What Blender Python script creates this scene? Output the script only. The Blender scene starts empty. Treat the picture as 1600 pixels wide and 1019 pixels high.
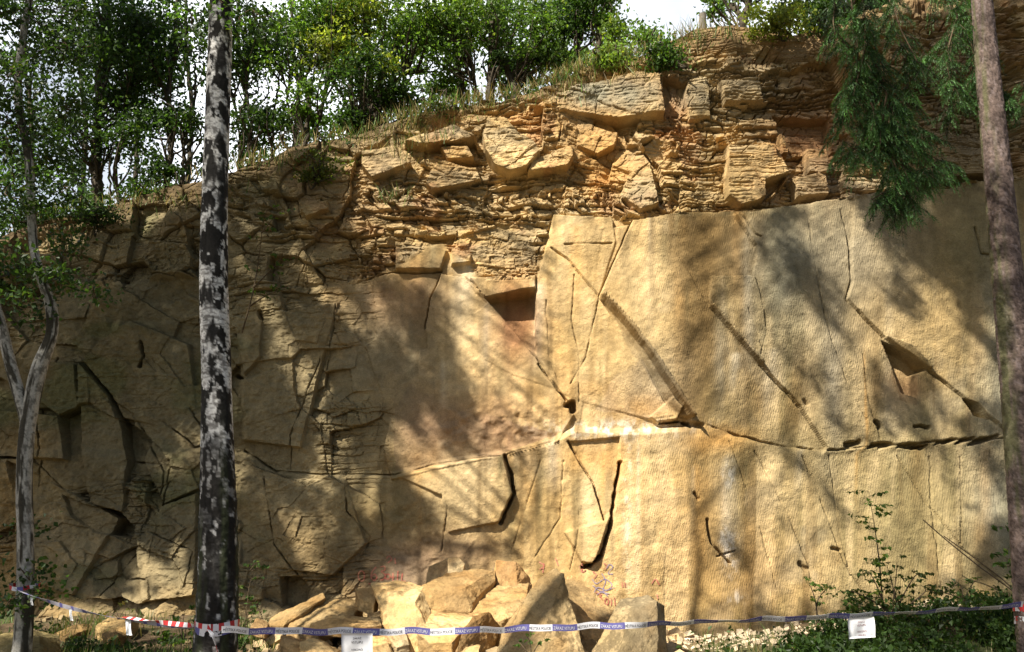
import bpy, bmesh, math, random
import numpy as np
from mathutils import Vector, Matrix
from math import radians, sin, cos, pi, sqrt, atan, atan2

SC = bpy.context.scene
COL = SC.collection
rng = np.random.default_rng(7)
random.seed(7)

# ------------------------------------------------------------------ camera
F = 1300.0                       # focal length in pixels of a 1600 x 1019 frame
PITCH = atan(320 / F)
CAM = np.array([0.0, 0.0, 1.65])
cam_d = bpy.data.cameras.new('camera')
cam_d.sensor_width = 36.0
cam_d.lens = 36.0 * F / 1600
cam_d.clip_start = 0.1
cam_d.clip_end = 2000
cam = bpy.data.objects.new('camera', cam_d)
cam.location = CAM
cam.rotation_euler = (pi / 2 + PITCH, 0, 0)
COL.objects.link(cam)
SC.camera = cam

# ------------------------------------------------------------------ light
SUN_EL, SUN_AZ = radians(47), radians(47)          # azimuth measured from -Y towards -X
SUN = np.array([-sin(SUN_AZ) * cos(SUN_EL), -cos(SUN_AZ) * cos(SUN_EL), sin(SUN_EL)])
SUN_STRENGTH = 5.0
SKY_STRENGTH = 0.053
SC.view_settings.view_transform = 'Standard'
SC.view_settings.look = 'None'
SC.view_settings.exposure = 1.15
SC.view_settings.gamma = 1.0
w = bpy.data.worlds.new('World')
SC.world = w
w.use_nodes = True
nt = w.node_tree
nt.nodes.clear()
out = nt.nodes.new('ShaderNodeOutputWorld')
bg = nt.nodes.new('ShaderNodeBackground')
bg.inputs['Strength'].default_value = SKY_STRENGTH
sky = nt.nodes.new('ShaderNodeTexSky')
sky.sky_type = 'NISHITA'
sky.sun_disc = False
sky.sun_elevation = SUN_EL
sky.sun_rotation = atan2(SUN[0], SUN[1]) % (2 * pi)
sky.dust_density = 2.0
tc = nt.nodes.new('ShaderNodeTexCoord')
no = nt.nodes.new('ShaderNodeTexNoise')
no.inputs['Scale'].default_value = 2.2
no.inputs['Detail'].default_value = 6
mp = nt.nodes.new('ShaderNodeMapRange')
mp.inputs['From Min'].default_value = 0.34
mp.inputs['From Max'].default_value = 0.6
sx = nt.nodes.new('ShaderNodeSeparateXYZ')
my = nt.nodes.new('ShaderNodeMapRange')              # the cloud bank stands behind the quarry
my.inputs['From Min'].default_value = 0.1
my.inputs['From Max'].default_value = 0.6
mu = nt.nodes.new('ShaderNodeMath')
mu.operation = 'MULTIPLY'
mix = nt.nodes.new('ShaderNodeMix')
mix.data_type = 'RGBA'
mix.inputs['B'].default_value = (15.0, 15.5, 16.3, 1)
L = nt.links.new
L(tc.outputs['Generated'], no.inputs['Vector'])
L(no.outputs['Fac'], mp.inputs['Value'])
L(tc.outputs['Generated'], sx.inputs[0])
L(sx.outputs['Y'], my.inputs['Value'])
L(mp.outputs[0], mu.inputs[0])
L(my.outputs[0], mu.inputs[1])
L(mu.outputs[0], mix.inputs['Factor'])
L(sky.outputs[0], mix.inputs['A'])
L(mix.outputs['Result'], bg.inputs['Color'])
L(bg.outputs[0], out.inputs[0])
sun_d = bpy.data.lights.new('sun', 'SUN')
sun_d.energy = SUN_STRENGTH
sun_d.angle = radians(0.6)
sun_d.color = (1.0, 0.93, 0.80)
sun_o = bpy.data.objects.new('sun', sun_d)
sun_o.rotation_euler = Vector(-SUN).to_track_quat('-Z', 'Y').to_euler()
sun_o.location = (-10, -10, 25)
COL.objects.link(sun_o)

# ------------------------------------------------------------------ picture <-> place
cP, sP = cos(PITCH), sin(PITCH)


def ray(u, v):
    dx, dy = (np.asarray(u, float) - 800) / F, (509.5 - np.asarray(v, float)) / F
    return dx, cP - sP * dy, sP + cP * dy


def at(u, v, Y):
    a, b, c = ray(u, v)
    t = Y / b
    return np.stack([a * t, np.broadcast_to(Y, np.shape(a * t)) * 1.0, CAM[2] + c * t], -1)


def project(x, y, z):
    zz = z - CAM[2]
    f = y * cP + zz * sP
    f = np.where(np.abs(f) < 1e-3, 1e-3, f)
    return 800 + F * x / f, 509.5 - F * (-y * sP + zz * cP) / f, f


# ------------------------------------------------------------------ noise
def h2(ix, iy, s):
    n = (ix.astype(np.int64) * 73856093) ^ (iy.astype(np.int64) * 19349663) ^ np.int64(s * 83492791 + 1013)
    n &= 0x7fffffff
    n = (n >> 13) ^ n
    n = (n * ((n * n * 60493) + 19990303) + 1376312589) & 0x7fffffff
    return (n / 0x7fffffff).astype(np.float32)


def vn(x, y, s):
    x0, y0 = np.floor(x), np.floor(y)
    fx, fy = (x - x0).astype(np.float32), (y - y0).astype(np.float32)
    fx = fx * fx * fx * (fx * (fx * 6 - 15) + 10)
    fy = fy * fy * fy * (fy * (fy * 6 - 15) + 10)
    a, b = h2(x0, y0, s), h2(x0 + 1, y0, s)
    c, d = h2(x0, y0 + 1, s), h2(x0 + 1, y0 + 1, s)
    return (a + (b - a) * fx) * (1 - fy) + (c + (d - c) * fx) * fy


def fbm(x, y, s, o=4, g=0.5):
    x, y = np.asarray(x, float), np.asarray(y, float)
    r, a, t = 0, 1.0, 0
    for i in range(o):
        r = r + a * vn(x, y, s + i * 17)
        t += a
        a *= g
        x, y = x * 2.03 + 5.3, y * 2.03 + 1.7
    return r / t - 0.5


def sstep(a, b, x):
    t = np.clip((x - a) / (b - a), 0, 1)
    return t * t * (3 - 2 * t)


def voro(x, y, s, jit=0.9):
    x0, y0 = np.floor(x), np.floor(y)
    F1 = np.full(x.shape, 9.0, np.float32)
    F2 = F1.copy()
    ca, cb = np.zeros_like(x0), np.zeros_like(x0)
    cx, cy = np.zeros_like(F1), np.zeros_like(F1)
    for i in (-1, 0, 1):
        for j in (-1, 0, 1):
            a, b = x0 + i, y0 + j
            px = a + .5 + jit * (h2(a, b, s) - .5)
            py = b + .5 + jit * (h2(a, b, s + 3) - .5)
            d = np.hypot(px - x, py - y).astype(np.float32)
            m = d < F1
            F2 = np.where(m, F1, np.minimum(F2, d))
            F1 = np.where(m, d, F1)
            ca, cb = np.where(m, a, ca), np.where(m, b, cb)
            cx, cy = np.where(m, px, cx), np.where(m, py, cy)
    return F1, F2, ca, cb, x - cx, y - cy


def inpoly(u, v, P):
    r = np.zeros(u.shape, bool)
    n = len(P)
    for i in range(n):
        x1, y1 = P[i]
        x2, y2 = P[(i + 1) % n]
        if y1 == y2:
            continue
        c = ((y1 > v) != (y2 > v)) & (u < (x2 - x1) * (v - y1) / (y2 - y1) + x1)
        r ^= c
    return r


def pdist(u, v, P, closed=False):
    d = np.full(u.shape, 1e9)
    tt = np.zeros(u.shape)
    n = len(P)
    m = n if closed else n - 1
    for i in range(m):
        x1, y1 = P[i][:2]
        x2, y2 = P[(i + 1) % n][:2]
        dx, dy = x2 - x1, y2 - y1
        t = np.clip(((u - x1) * dx + (v - y1) * dy) / max(dx * dx + dy * dy, 1e-6), 0, 1)
        e = np.hypot(u - x1 - t * dx, v - y1 - t * dy)
        k = e < d
        d = np.where(k, e, d)
        tt = np.where(k, i + t, tt)
    return d, tt


# ------------------------------------------------------------------ mesh helpers
def tag(o, label=None, cat=None, group=None, kind=None):
    if label:
        o['label'] = label
    if cat:
        o['category'] = cat
    if group:
        o['group'] = group
    if kind:
        o['kind'] = kind
    return o


def empty(name, loc=(0, 0, 0)):
    o = bpy.data.objects.new(name, None)
    o.location = [float(c) for c in loc]
    o.empty_display_size = 0.2
    COL.objects.link(o)
    return o


def link(name, me, mat=None, parent=None):
    if mat:
        me.materials.append(mat)
    o = bpy.data.objects.new(name, me)
    COL.objects.link(o)
    if parent:
        o.parent = parent
        o.matrix_parent_inverse = Matrix.Translation(-Vector(parent.location))
    return o


def fast_mesh(name, V, Q, smooth=False, attrs=None):
    """V (n,3) points, Q (m,k) faces of equal size, attrs {name: (n,3) or (n,) per point}"""
    V = np.ascontiguousarray(V, np.float32)
    Q = np.ascontiguousarray(Q, np.int32)
    me = bpy.data.meshes.new(name)
    m, k = Q.shape
    me.vertices.add(len(V))
    me.vertices.foreach_set('co', V.ravel())
    me.loops.add(m * k)
    me.loops.foreach_set('vertex_index', Q.ravel())
    me.polygons.add(m)
    me.polygons.foreach_set('loop_start', np.arange(0, m * k, k, dtype=np.int32))
    me.polygons.foreach_set('use_smooth', np.full(m, smooth))
    for an, A in (attrs or {}).items():
        A = np.asarray(A, np.float32)
        if A.ndim == 2:
            a = me.attributes.new(an, 'FLOAT_COLOR', 'POINT')
            a.data.foreach_set('color', np.concatenate([A, np.ones((len(A), 1), np.float32)], 1).ravel())
        else:
            a = me.attributes.new(an, 'FLOAT', 'POINT')
            a.data.foreach_set('value', A.ravel())
    me.update(calc_edges=True)
    me.validate()
    return me


def grid_quads(nx, nz):
    i = np.arange(nx - 1)[:, None] * nz + np.arange(nz - 1)[None, :]
    i = i.ravel()
    return np.stack([i, i + nz, i + nz + 1, i + 1], 1)


class Tubes:
    """collects tapering tubes into one mesh"""
    def __init__(self):
        self.V, self.Q, self.n = [], [], 0

    def add(self, P, R, k=7, wob=0.0):
        P = np.asarray(P, float)
        R = np.broadcast_to(np.asarray(R, float), (len(P),))
        T = np.gradient(P, axis=0)
        T /= np.linalg.norm(T, axis=1, keepdims=True) + 1e-9
        ref = np.array([0.0, 1.0, 0.0]) if abs(T[0, 1]) < 0.9 else np.array([1.0, 0, 0])
        A = np.cross(T, ref)
        A /= np.linalg.norm(A, axis=1, keepdims=True) + 1e-9
        B = np.cross(T, A)
        th = np.arange(k) * 2 * pi / k
        ring = P[:, None, :] + R[:, None, None] * (A[:, None, :] * np.cos(th)[None, :, None] + B[:, None, :] * np.sin(th)[None, :, None])
        if wob:
            ring += rng.normal(0, 1, ring.shape) * (R * wob)[:, None, None]
        m = len(P)
        self.V.append(ring.reshape(-1, 3))
        i = np.arange(m - 1)[:, None] * k + np.arange(k)[None, :]
        j = np.arange(m - 1)[:, None] * k + (np.arange(k)[None, :] + 1) % k
        self.Q.append(np.stack([i, j, j + k, i + k], -1).reshape(-1, 4) + self.n)
        self.n += m * k
        return self

    def build(self, name, mat, parent=None, smooth=True):
        me = fast_mesh(name, np.concatenate(self.V), np.concatenate(self.Q), smooth)
        return link(name, me, mat, parent)


def smooth_path(P, n):
    """Catmull-Rom through P, n samples"""
    P = np.asarray(P, float)
    if len(P) == 2:
        t = np.linspace(0, 1, n)[:, None]
        return P[0] * (1 - t) + P[1] * t
    E = np.concatenate([[2 * P[0] - P[1]], P, [2 * P[-1] - P[-2]]])
    s = np.linspace(0, len(P) - 1 - 1e-6, n)
    i = s.astype(int)
    t = (s - i)[:, None]
    a, b, c, d = E[i], E[i + 1], E[i + 2], E[i + 3]
    return .5 * (2 * b + (c - a) * t + (2 * a - 5 * b + 4 * c - d) * t * t + (3 * b - a - 3 * c + d) * t ** 3)


def leaf_arrays(C, size, tint, flat=0.0, aspect=0.6, fold=0.18):
    """diamond leaves folded along the midrib, one per centre"""
    n = len(C)
    size = np.broadcast_to(np.asarray(size, float), (n,))[:, None]
    a = rng.normal(0, 1, (n, 3))
    a[:, 2] -= 0.35
    a /= np.linalg.norm(a, axis=1, keepdims=True)
    b = rng.normal(0, 1, (n, 3))
    if flat:
        b = b * (1 - flat) + np.array([0, 0, 1.0]) * flat * 2
    nn = b - a * (a * b).sum(1, keepdims=True)
    nn /= np.linalg.norm(nn, axis=1, keepdims=True) + 1e-9
    s = np.cross(nn, a)
    V = np.stack([C - a * size * .5,
                  C + s * size * aspect * .5 - a * size * .06 + nn * size * fold,
                  C + a * size * .5,
                  C - s * size * aspect * .5 - a * size * .06 + nn * size * fold], 1)
    Q = np.arange(n * 4).reshape(n, 4)
    return V.reshape(-1, 3), Q, np.repeat(tint, 4, 0)


def leaves(name, C, size, tint, mat, parent=None, **k):
    V, Q, T = leaf_arrays(C, size, tint, **k)
    # two triangles per leaf so the fold is real
    Q = np.concatenate([Q[:, [0, 1, 2]], Q[:, [0, 2, 3]]])
    return link(name, fast_mesh(name, V, Q, False, {'tint': T}), mat, parent)


# ------------------------------------------------------------------ materials
def new_mat(name):
    m = bpy.data.materials.new(name)
    m.use_nodes = True
    n = m.node_tree
    n.nodes.clear()
    o = n.nodes.new('ShaderNodeOutputMaterial')
    p = n.nodes.new('ShaderNodeBsdfPrincipled')
    n.links.new(p.outputs[0], o.inputs[0])
    p.inputs['Roughness'].default_value = 0.85
    p.inputs['Specular IOR Level'].default_value = 0.2
    return m, n, p, o


def nd(n, t, **k):
    x = n.nodes.new(t)
    for a, b in k.items():
        if hasattr(x, a):
            setattr(x, a, b)
        else:
            x.inputs[a.replace('_', ' ')].default_value = b
    return x


def noise_node(n, vec, scale, detail=5, rough=0.6):
    x = nd(n, 'ShaderNodeTexNoise')
    x.inputs['Scale'].default_value = scale
    x.inputs['Detail'].default_value = detail
    x.inputs['Roughness'].default_value = rough
    n.links.new(vec, x.inputs['Vector'])
    return x


def mathn(n, op, a, b=None):
    x = nd(n, 'ShaderNodeMath', operation=op)
    for i, q in enumerate((a, b)):
        if q is None:
            continue
        if isinstance(q, (int, float)):
            x.inputs[i].default_value = q
        else:
            n.links.new(q, x.inputs[i])
    return x.outputs[0]


def mapr(n, v, a, b, c, d):
    x = nd(n, 'ShaderNodeMapRange')
    n.links.new(v, x.inputs['Value'])
    for k, q in zip(('From Min', 'From Max', 'To Min', 'To Max'), (a, b, c, d)):
        x.inputs[k].default_value = q
    return x.outputs[0]


def scale_color(n, col, fac):
    x = nd(n, 'ShaderNodeVectorMath', operation='SCALE')
    n.links.new(col, x.inputs[0])
    n.links.new(fac, x.inputs['Scale'])
    return x.outputs[0]


def rock_material(name, cliff):
    m, n, p, o = new_mat(name)
    co = nd(n, 'ShaderNodeTexCoord').outputs['Object']
    at_ = nd(n, 'ShaderNodeAttribute', attribute_name='col')
    n1 = noise_node(n, co, 6, 8, 0.7)
    n2 = noise_node(n, co, 45, 5, 0.7)
    n3 = noise_node(n, co, 1.7, 4, 0.6)
    f = mathn(n, 'MULTIPLY', mapr(n, n1.outputs['Fac'], .3, .7, .80, 1.2), mapr(n, n2.outputs['Fac'], .3, .7, .78, 1.22))
    f = mathn(n, 'MULTIPLY', f, mapr(n, n3.outputs['Fac'], .3, .7, .88, 1.12))
    c = scale_color(n, at_.outputs['Color'], f)
    n.links.new(c, p.inputs['Base Color'])
    h = mathn(n, 'ADD', mathn(n, 'MULTIPLY', n1.outputs['Fac'], .045), mathn(n, 'MULTIPLY', n2.outputs['Fac'], .010))
    n4 = noise_node(n, co, 150, 3, 0.6)
    h = mathn(n, 'ADD', h, mathn(n, 'MULTIPLY', n4.outputs['Fac'], .0035))
    n5 = noise_node(n, co, .8, 4, 0.6)
    h = mathn(n, 'MULTIPLY', h, mapr(n, n5.outputs['Fac'], .38, .62, .25, 1.35))
    if cliff:
        # rows of slanting pick strokes left by the quarrymen
        ap = nd(n, 'ShaderNodeAttribute', attribute_name='pick')
        mpn = nd(n, 'ShaderNodeMapping')
        mpn.inputs['Rotation'].default_value = (0, radians(-38), 0)
        mpn.inputs['Scale'].default_value = (1, 0.3, .38)
        n.links.new(co, mpn.inputs['Vector'])
        pk = noise_node(n, mpn.outputs[0], 44, 3, 0.55)
        wv = nd(n, 'ShaderNodeTexWave', wave_type='BANDS', bands_direction='X')
        wv.inputs['Scale'].default_value = 11
        wv.inputs['Distortion'].default_value = 5.0
        wv.inputs['Detail'].default_value = 2
        wv.inputs['Detail Scale'].default_value = 2.2
        n.links.new(mpn.outputs[0], wv.inputs['Vector'])
        q = mathn(n, 'ADD', mathn(n, 'MULTIPLY', wv.outputs['Fac'], .002), mathn(n, 'MULTIPLY', pk.outputs['Fac'], .0085))
        h = mathn(n, 'ADD', h, mathn(n, 'MULTIPLY', q, ap.outputs['Fac']))
    b = nd(n, 'ShaderNodeBump')
    b.inputs['Strength'].default_value = 1.0
    b.inputs['Distance'].default_value = 1.0
    n.links.new(h, b.inputs['Height'])
    n.links.new(b.outputs[0], p.inputs['Normal'])
    p.inputs['Roughness'].default_value = 0.95
    p.inputs['Specular IOR Level'].default_value = 0.12
    return m


def attr_material(name, scale=30, lo=.75, hi=1.25, bump=.006, rough=.9):
    m, n, p, o = new_mat(name)
    co = nd(n, 'ShaderNodeTexCoord').outputs['Object']
    a = nd(n, 'ShaderNodeAttribute', attribute_name='col')
    n1 = noise_node(n, co, scale, 6, .65)
    n.links.new(scale_color(n, a.outputs['Color'], mapr(n, n1.outputs['Fac'], .3, .7, lo, hi)), p.inputs['Base Color'])
    b = nd(n, 'ShaderNodeBump')
    b.inputs['Strength'].default_value = 1
    b.inputs['Distance'].default_value = 1
    n.links.new(mathn(n, 'MULTIPLY', n1.outputs['Fac'], bump), b.inputs['Height'])
    n.links.new(b.outputs[0], p.inputs['Normal'])
    p.inputs['Roughness'].default_value = rough
    return m


def plain_material(name, c1, c2, scale=12, bump=.004, rough=.85):
    m, n, p, o = new_mat(name)
    co = nd(n, 'ShaderNodeTexCoord').outputs['Object']
    n1 = noise_node(n, co, scale, 6, .65)
    r = nd(n, 'ShaderNodeMix', data_type='RGBA')
    r.inputs['A'].default_value = (*c1, 1)
    r.inputs['B'].default_value = (*c2, 1)
    n.links.new(mapr(n, n1.outputs['Fac'], .32, .68, 0, 1), r.inputs['Factor'])
    n.links.new(r.outputs['Result'], p.inputs['Base Color'])
    b = nd(n, 'ShaderNodeBump')
    b.inputs['Strength'].default_value = 1
    b.inputs['Distance'].default_value = 1
    n.links.new(mathn(n, 'MULTIPLY', n1.outputs['Fac'], bump), b.inputs['Height'])
    n.links.new(b.outputs[0], p.inputs['Normal'])
    p.inputs['Roughness'].default_value = rough
    return m


def leaf_material(name, trans=.44):
    m, n, p, o = new_mat(name)
    a = nd(n, 'ShaderNodeAttribute', attribute_name='tint')
    n.links.new(a.outputs['Color'], p.inputs['Base Color'])
    p.inputs['Roughness'].default_value = .5
    p.inputs['Specular IOR Level'].default_value = .3
    t = nd(n, 'ShaderNodeBsdfTranslucent')
    g = nd(n, 'ShaderNodeMix', data_type='RGBA', blend_type='MULTIPLY')
    g.inputs['Factor'].default_value = 1
    g.inputs['B'].default_value = (1.5, 1.6, .6, 1)
    n.links.new(a.outputs['Color'], g.inputs['A'])
    n.links.new(g.outputs['Result'], t.inputs['Color'])
    x = nd(n, 'ShaderNodeMixShader')
    x.inputs[0].default_value = trans
    n.links.new(p.outputs[0], x.inputs[1])
    n.links.new(t.outputs[0], x.inputs[2])
    n.links.new(x.outputs[0], o.inputs[0])
    return m


M_CLIFF = rock_material('sandstone_cliff', True)
M_ROCK = rock_material('sandstone_block', False)
M_LEAF = leaf_material('leaf')
M_NEEDLE = leaf_material('needle', .18)
M_BARK = plain_material('dark_bark', (.030, .024, .017), (.085, .068, .045), 14, .02)
M_TWIG = plain_material('twig_bark', (.05, .035, .02), (.12, .085, .05), 25, .004)
M_STEM = plain_material('green_stem', (.05, .07, .02), (.10, .10, .04), 25, .002)
M_TRUNK = attr_material('painted_bark', 45, .72, 1.28, .006)
M_EARTH = attr_material('earth', 14, .6, 1.35, .03)
M_BLADE = leaf_material('grass_blade', .3)
M_PAPER = plain_material('paper', (.72, .73, .76), (.80, .81, .84), 8, .001, .7)
M_TAPEW = plain_material('tape_white', (.62, .62, .66), (.74, .74, .78), 20, .001, .5)
M_TAPEB = plain_material('tape_blue', (.10, .095, .27), (.14, .135, .35), 20, .001, .5)
M_TAPED = plain_material('tape_dirty_shaded_white', (.30, .29, .36), (.42, .41, .47), 20, .001, .6)  # dirty white, with the strip's shade darkened into the colour
M_TAPER = plain_material('tape_red', (.42, .03, .035), (.52, .05, .05), 20, .001, .5)
M_INK = plain_material('black_ink', (.02, .02, .03), (.035, .035, .05), 30, 0, .7)
M_REDINK = plain_material('maroon_ink', (.20, .06, .08), (.26, .09, .10), 30, 0, .7)
M_WHITEINK = plain_material('white_ink', (.62, .62, .66), (.7, .7, .72), 30, 0, .7)
M_REDPAINT = plain_material('red_spray', (.36, .09, .07), (.46, .24, .15), 9, 0, .8)
M_BLUEPAINT = plain_material('blue_spray', (.17, .15, .26), (.30, .25, .30), 9, 0, .8)
M_CONCRETE = plain_material('grey_post', (.10, .09, .075), (.19, .17, .14), 14, .01)

DARKG, MIDG, LIGHTG, YELG = (.034, .068, .016), (.088, .155, .030), (.135, .21, .038), (.21, .25, .048)


def tints(n, base, var=.28, warm=.0):
    t = np.array(base)[None, :] * np.exp(rng.normal(0, var, (n, 1)))
    if warm:
        k = rng.random((n, 1)) < warm
        t = np.where(k, t * np.array([2.0, 1.45, 1.1]), t)
    return np.clip(t, 0, .6)


# ------------------------------------------------------------------ the quarry face
TOP = [(-900, 470), (-300, 410), (0, 372), (60, 345), (170, 322), (250, 298), (300, 283), (360, 268), (400, 255), (470, 228), (560, 212),
       (600, 195), (680, 172), (750, 160), (800, 152), (870, 128), (930, 100), (1000, 88), (1060, 58), (1090, 44), (1150, 40),
       (1200, 48), (1250, 52), (1300, 45), (1400, 0), (1600, -70), (2200, -200)]
TU, TV = np.array(TOP, float).T
LB = [(-900, 480), (0, 430), (250, 440), (380, 430), (480, 455), (560, 435), (610, 425), (690, 378), (720, 405), (760, 440), (836, 438),
      (852, 385), (864, 336), (960, 338), (985, 348), (1060, 338), (1150, 338), (1300, 322), (1420, 306), (1600, 288), (2200, 240)]
LU, LV = np.array(LB, float).T


def base_y(x, z):
    return 14.0 - 0.09 * x + 0.085 * z


# blocks: polygon in the photograph's pixels, depth towards the viewer (m), tilt along u, tilt along v (m per 100 px)
BLOCKS = [
    # the massive lower face
    ([(985, 352), (935, 465), (1000, 545), (1072, 655), (1090, 690), (1110, 702), (1220, 730), (1300, 735), (1620, 720), (1900, 720), (1900, 240), (1600, 288), (1420, 306), (1300, 322), (1150, 338), (1060, 340)], .27, .0, .0),
    ([(1103, 440), (1172, 440), (1172, 392), (1140, 345), (1300, 322), (1420, 306), (1600, 288), (1900, 240), (1900, 720), (1620, 720), (1300, 735), (1240, 640), (1180, 575), (1103, 487)], .12, .0, .0),
    ([(1308, 478), (1366, 536), (1432, 584), (1536, 668), (1600, 720), (1900, 720), (1900, 430), (1320, 300), (1314, 400), (1316, 450)], .07, .0, .0),
    ([(1362, 539), (1400, 558), (1432, 584), (1414, 592), (1418, 628), (1392, 620)], -.04, .05, .06),
    ([(1484, 628), (1504, 636), (1526, 662), (1500, 655)], -.045, 0, 0),
    # slab left of the niche
    ([(690, 430), (725, 435), (770, 480), (838, 562), (897, 648), (872, 690), (780, 715), (700, 730), (612, 750), (600, 700), (612, 640), (625, 600), (654, 590), (654, 549), (668, 546), (665, 510), (673, 470)], .09, -.01, -.02),
    # middle slab between niche and diagonal overhang
    ([(864, 336), (957, 342), (962, 380), (935, 465), (1000, 560), (1050, 652), (1015, 657), (905, 628), (880, 610), (838, 556), (838, 440), (852, 385)], .065, .05, -.03),
    ([(940, 360), (985, 352), (935, 465), (925, 452)], .07, .1, 0),
    ([(732, 434), (838, 430), (838, 452), (815, 455), (790, 461), (757, 467)], .10, 0, .05),
    ([(757, 467), (790, 461), (815, 455), (838, 452), (838, 556), (800, 516)], -.30, -.12, .38),
    ([(1013, 652), (1048, 622), (1062, 640), (1056, 658), (1026, 664)], .16, .1, .2),
    # lower centre
    ([(615, 742), (700, 722), (786, 712), (802, 770), (783, 816), (700, 834), (690, 775)], .10, .05, -.03),
    ([(888, 690), (970, 682), (968, 725), (957, 795), (944, 813), (926, 755)], -.06, -.04, .02),
    ([(880, 830), (944, 812), (956, 800), (928, 882), (908, 878)], .10, .05, .05),
    # fallen-out hollows and overhangs on the dark left
    ([(95, 772), (135, 788), (190, 800), (216, 826), (206, 842), (150, 832), (110, 806)], -.40, 0, .1),
    ([(436, 900), (470, 901), (482, 922), (470, 952), (438, 950)], -.42, 0, .2),
    ([(176, 620), (216, 648), (208, 715), (198, 664)], -.18, 0, 0),
    ([(132, 565), (180, 622), (196, 664), (205, 720), (196, 802), (140, 788), (130, 700)], .16, .10, -.10),
    ([(215, 505), (300, 540), (310, 640), (250, 668), (196, 655), (182, 622), (140, 568), (165, 540)], .18, -.10, -.10),
    ([(250, 670), (330, 640), (330, 760), (262, 790), (225, 720)], .14, .08, .06),
    ([(258, 790), (316, 770), (316, 930), (230, 940), (215, 860)], .20, .12, .04),
    ([(20, 560), (125, 570), (128, 640), (30, 640)], .14, 0, -.1),
    ([(0, 640), (100, 650), (110, 720), (0, 715)], .20, .05, -.1),
    ([(20, 720), (190, 810), (120, 930), (20, 900)], .06, .08, .06),
    ([(372, 500), (530, 470), (505, 560), (470, 700), (380, 690)], .06, -.04, .02),
    ([(372, 745), (540, 748), (575, 850), (520, 900), (380, 880)], .05, .05, .03),
    ([(366, 500), (415, 470), (412, 560), (385, 590)], .12, .1, .1),
    ([(380, 595), (450, 570), (455, 690), (385, 690)], .07, -.05, 0),
    ([(470, 330), (515, 315), (518, 332), (480, 345)], .18, .0, .1),
    # blocks under the edge
    ([(630, 230), (710, 200), (748, 222), (715, 230), (660, 238)], .32, .0, .2),
    ([(763, 190), (790, 190), (812, 217), (834, 230), (845, 247), (824, 273), (797, 281), (773, 270), (757, 243), (753, 217)], .34, .06, .10),
    ([(833, 254), (893, 233), (896, 252), (886, 270), (822, 281)], .26, .05, .35),
    ([(830, 173), (893, 143), (993, 122), (1027, 127), (1034, 165), (1036, 187), (966, 193), (900, 188)], .30, .05, -.05),
    ([(900, 190), (966, 213), (960, 233), (933, 247), (900, 233)], .16, .1, .1),
    ([(566, 241), (626, 233), (646, 263), (636, 270), (583, 287), (565, 263)], .26, .1, .1),
    ([(666, 294), (680, 263), (693, 257), (746, 267), (753, 287), (713, 298), (676, 307)], .24, -.1, .1),
    ([(686, 233), (733, 233), (743, 253), (700, 256)], .22, .1, .1),
    ([(980, 277), (1013, 257), (1027, 327), (996, 338), (966, 313)], .24, .2, .1),
    ([(1130, 236), (1212, 240), (1226, 280), (1186, 322), (1150, 332), (1130, 316)], .34, -.03, .0),
    ([(1186, 292), (1226, 280), (1216, 300), (1186, 322)], -.14, .1, .2),
    ([(1120, 130), (1185, 125), (1190, 165), (1130, 165)], .18, 0, 0),
    ([(1060, 130), (1105, 120), (1110, 185), (1075, 190)], .10, 0, .0),
    ([(1208, 178), (1300, 180), (1302, 246), (1224, 238)], -.34, 0, .2),
    ([(1214, 212), (1226, 215), (1230, 248), (1218, 245)], .20, 0, 0),
    ([(1255, 235), (1290, 235), (1290, 280), (1258, 275)], .22, 0, .1),
    ([(1232, 285), (1285, 272), (1292, 310), (1240, 314)], .24, 0, .15),
    ([(1440, 208), (1560, 230), (1546, 284), (1440, 296)], .24, 0, .1),
    ([(1438, 284), (1560, 280), (1560, 291), (1438, 298)], -.30, 0, 0),
    ([(1035, 120), (1075, 130), (1062, 185), (1040, 185)], -.22, 0, .1),
    ([(655, 372), (712, 366), (708, 380), (668, 382)], -.22, 0, 0),
    ([(618, 378), (668, 380), (700, 392), (690, 424), (618, 424)], .10, -.05, .12),
    ([(714, 368), (800, 348), (838, 350), (838, 428), (735, 432), (706, 405)], -.02, .0, .05),
    ([(705, 385), (738, 400), (735, 412), (705, 418)], .12, 0, 0),
    ([(425, 335), (448, 338), (445, 358), (428, 360)], -.22, 0, 0),
]
# broad undersides: lower line, upper line, depth gained between them
RAMPS = [
    ([(935, 462), (962, 512), (1000, 572), (1032, 628), (1052, 650)], [(938, 464), (985, 516), (1030, 578), (1062, 628), (1078, 656)], .30),
    ([(722, 432), (742, 460), (764, 478)], [(728, 433), (752, 458), (770, 476)], .14),
    ([(1102, 486), (1135, 530), (1176, 576)], [(1106, 484), (1146, 530), (1184, 574)], .12),
    ([(1364, 538), (1396, 560), (1428, 584)], [(1368, 534), (1404, 550), (1436, 582)], .08),
]
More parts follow.
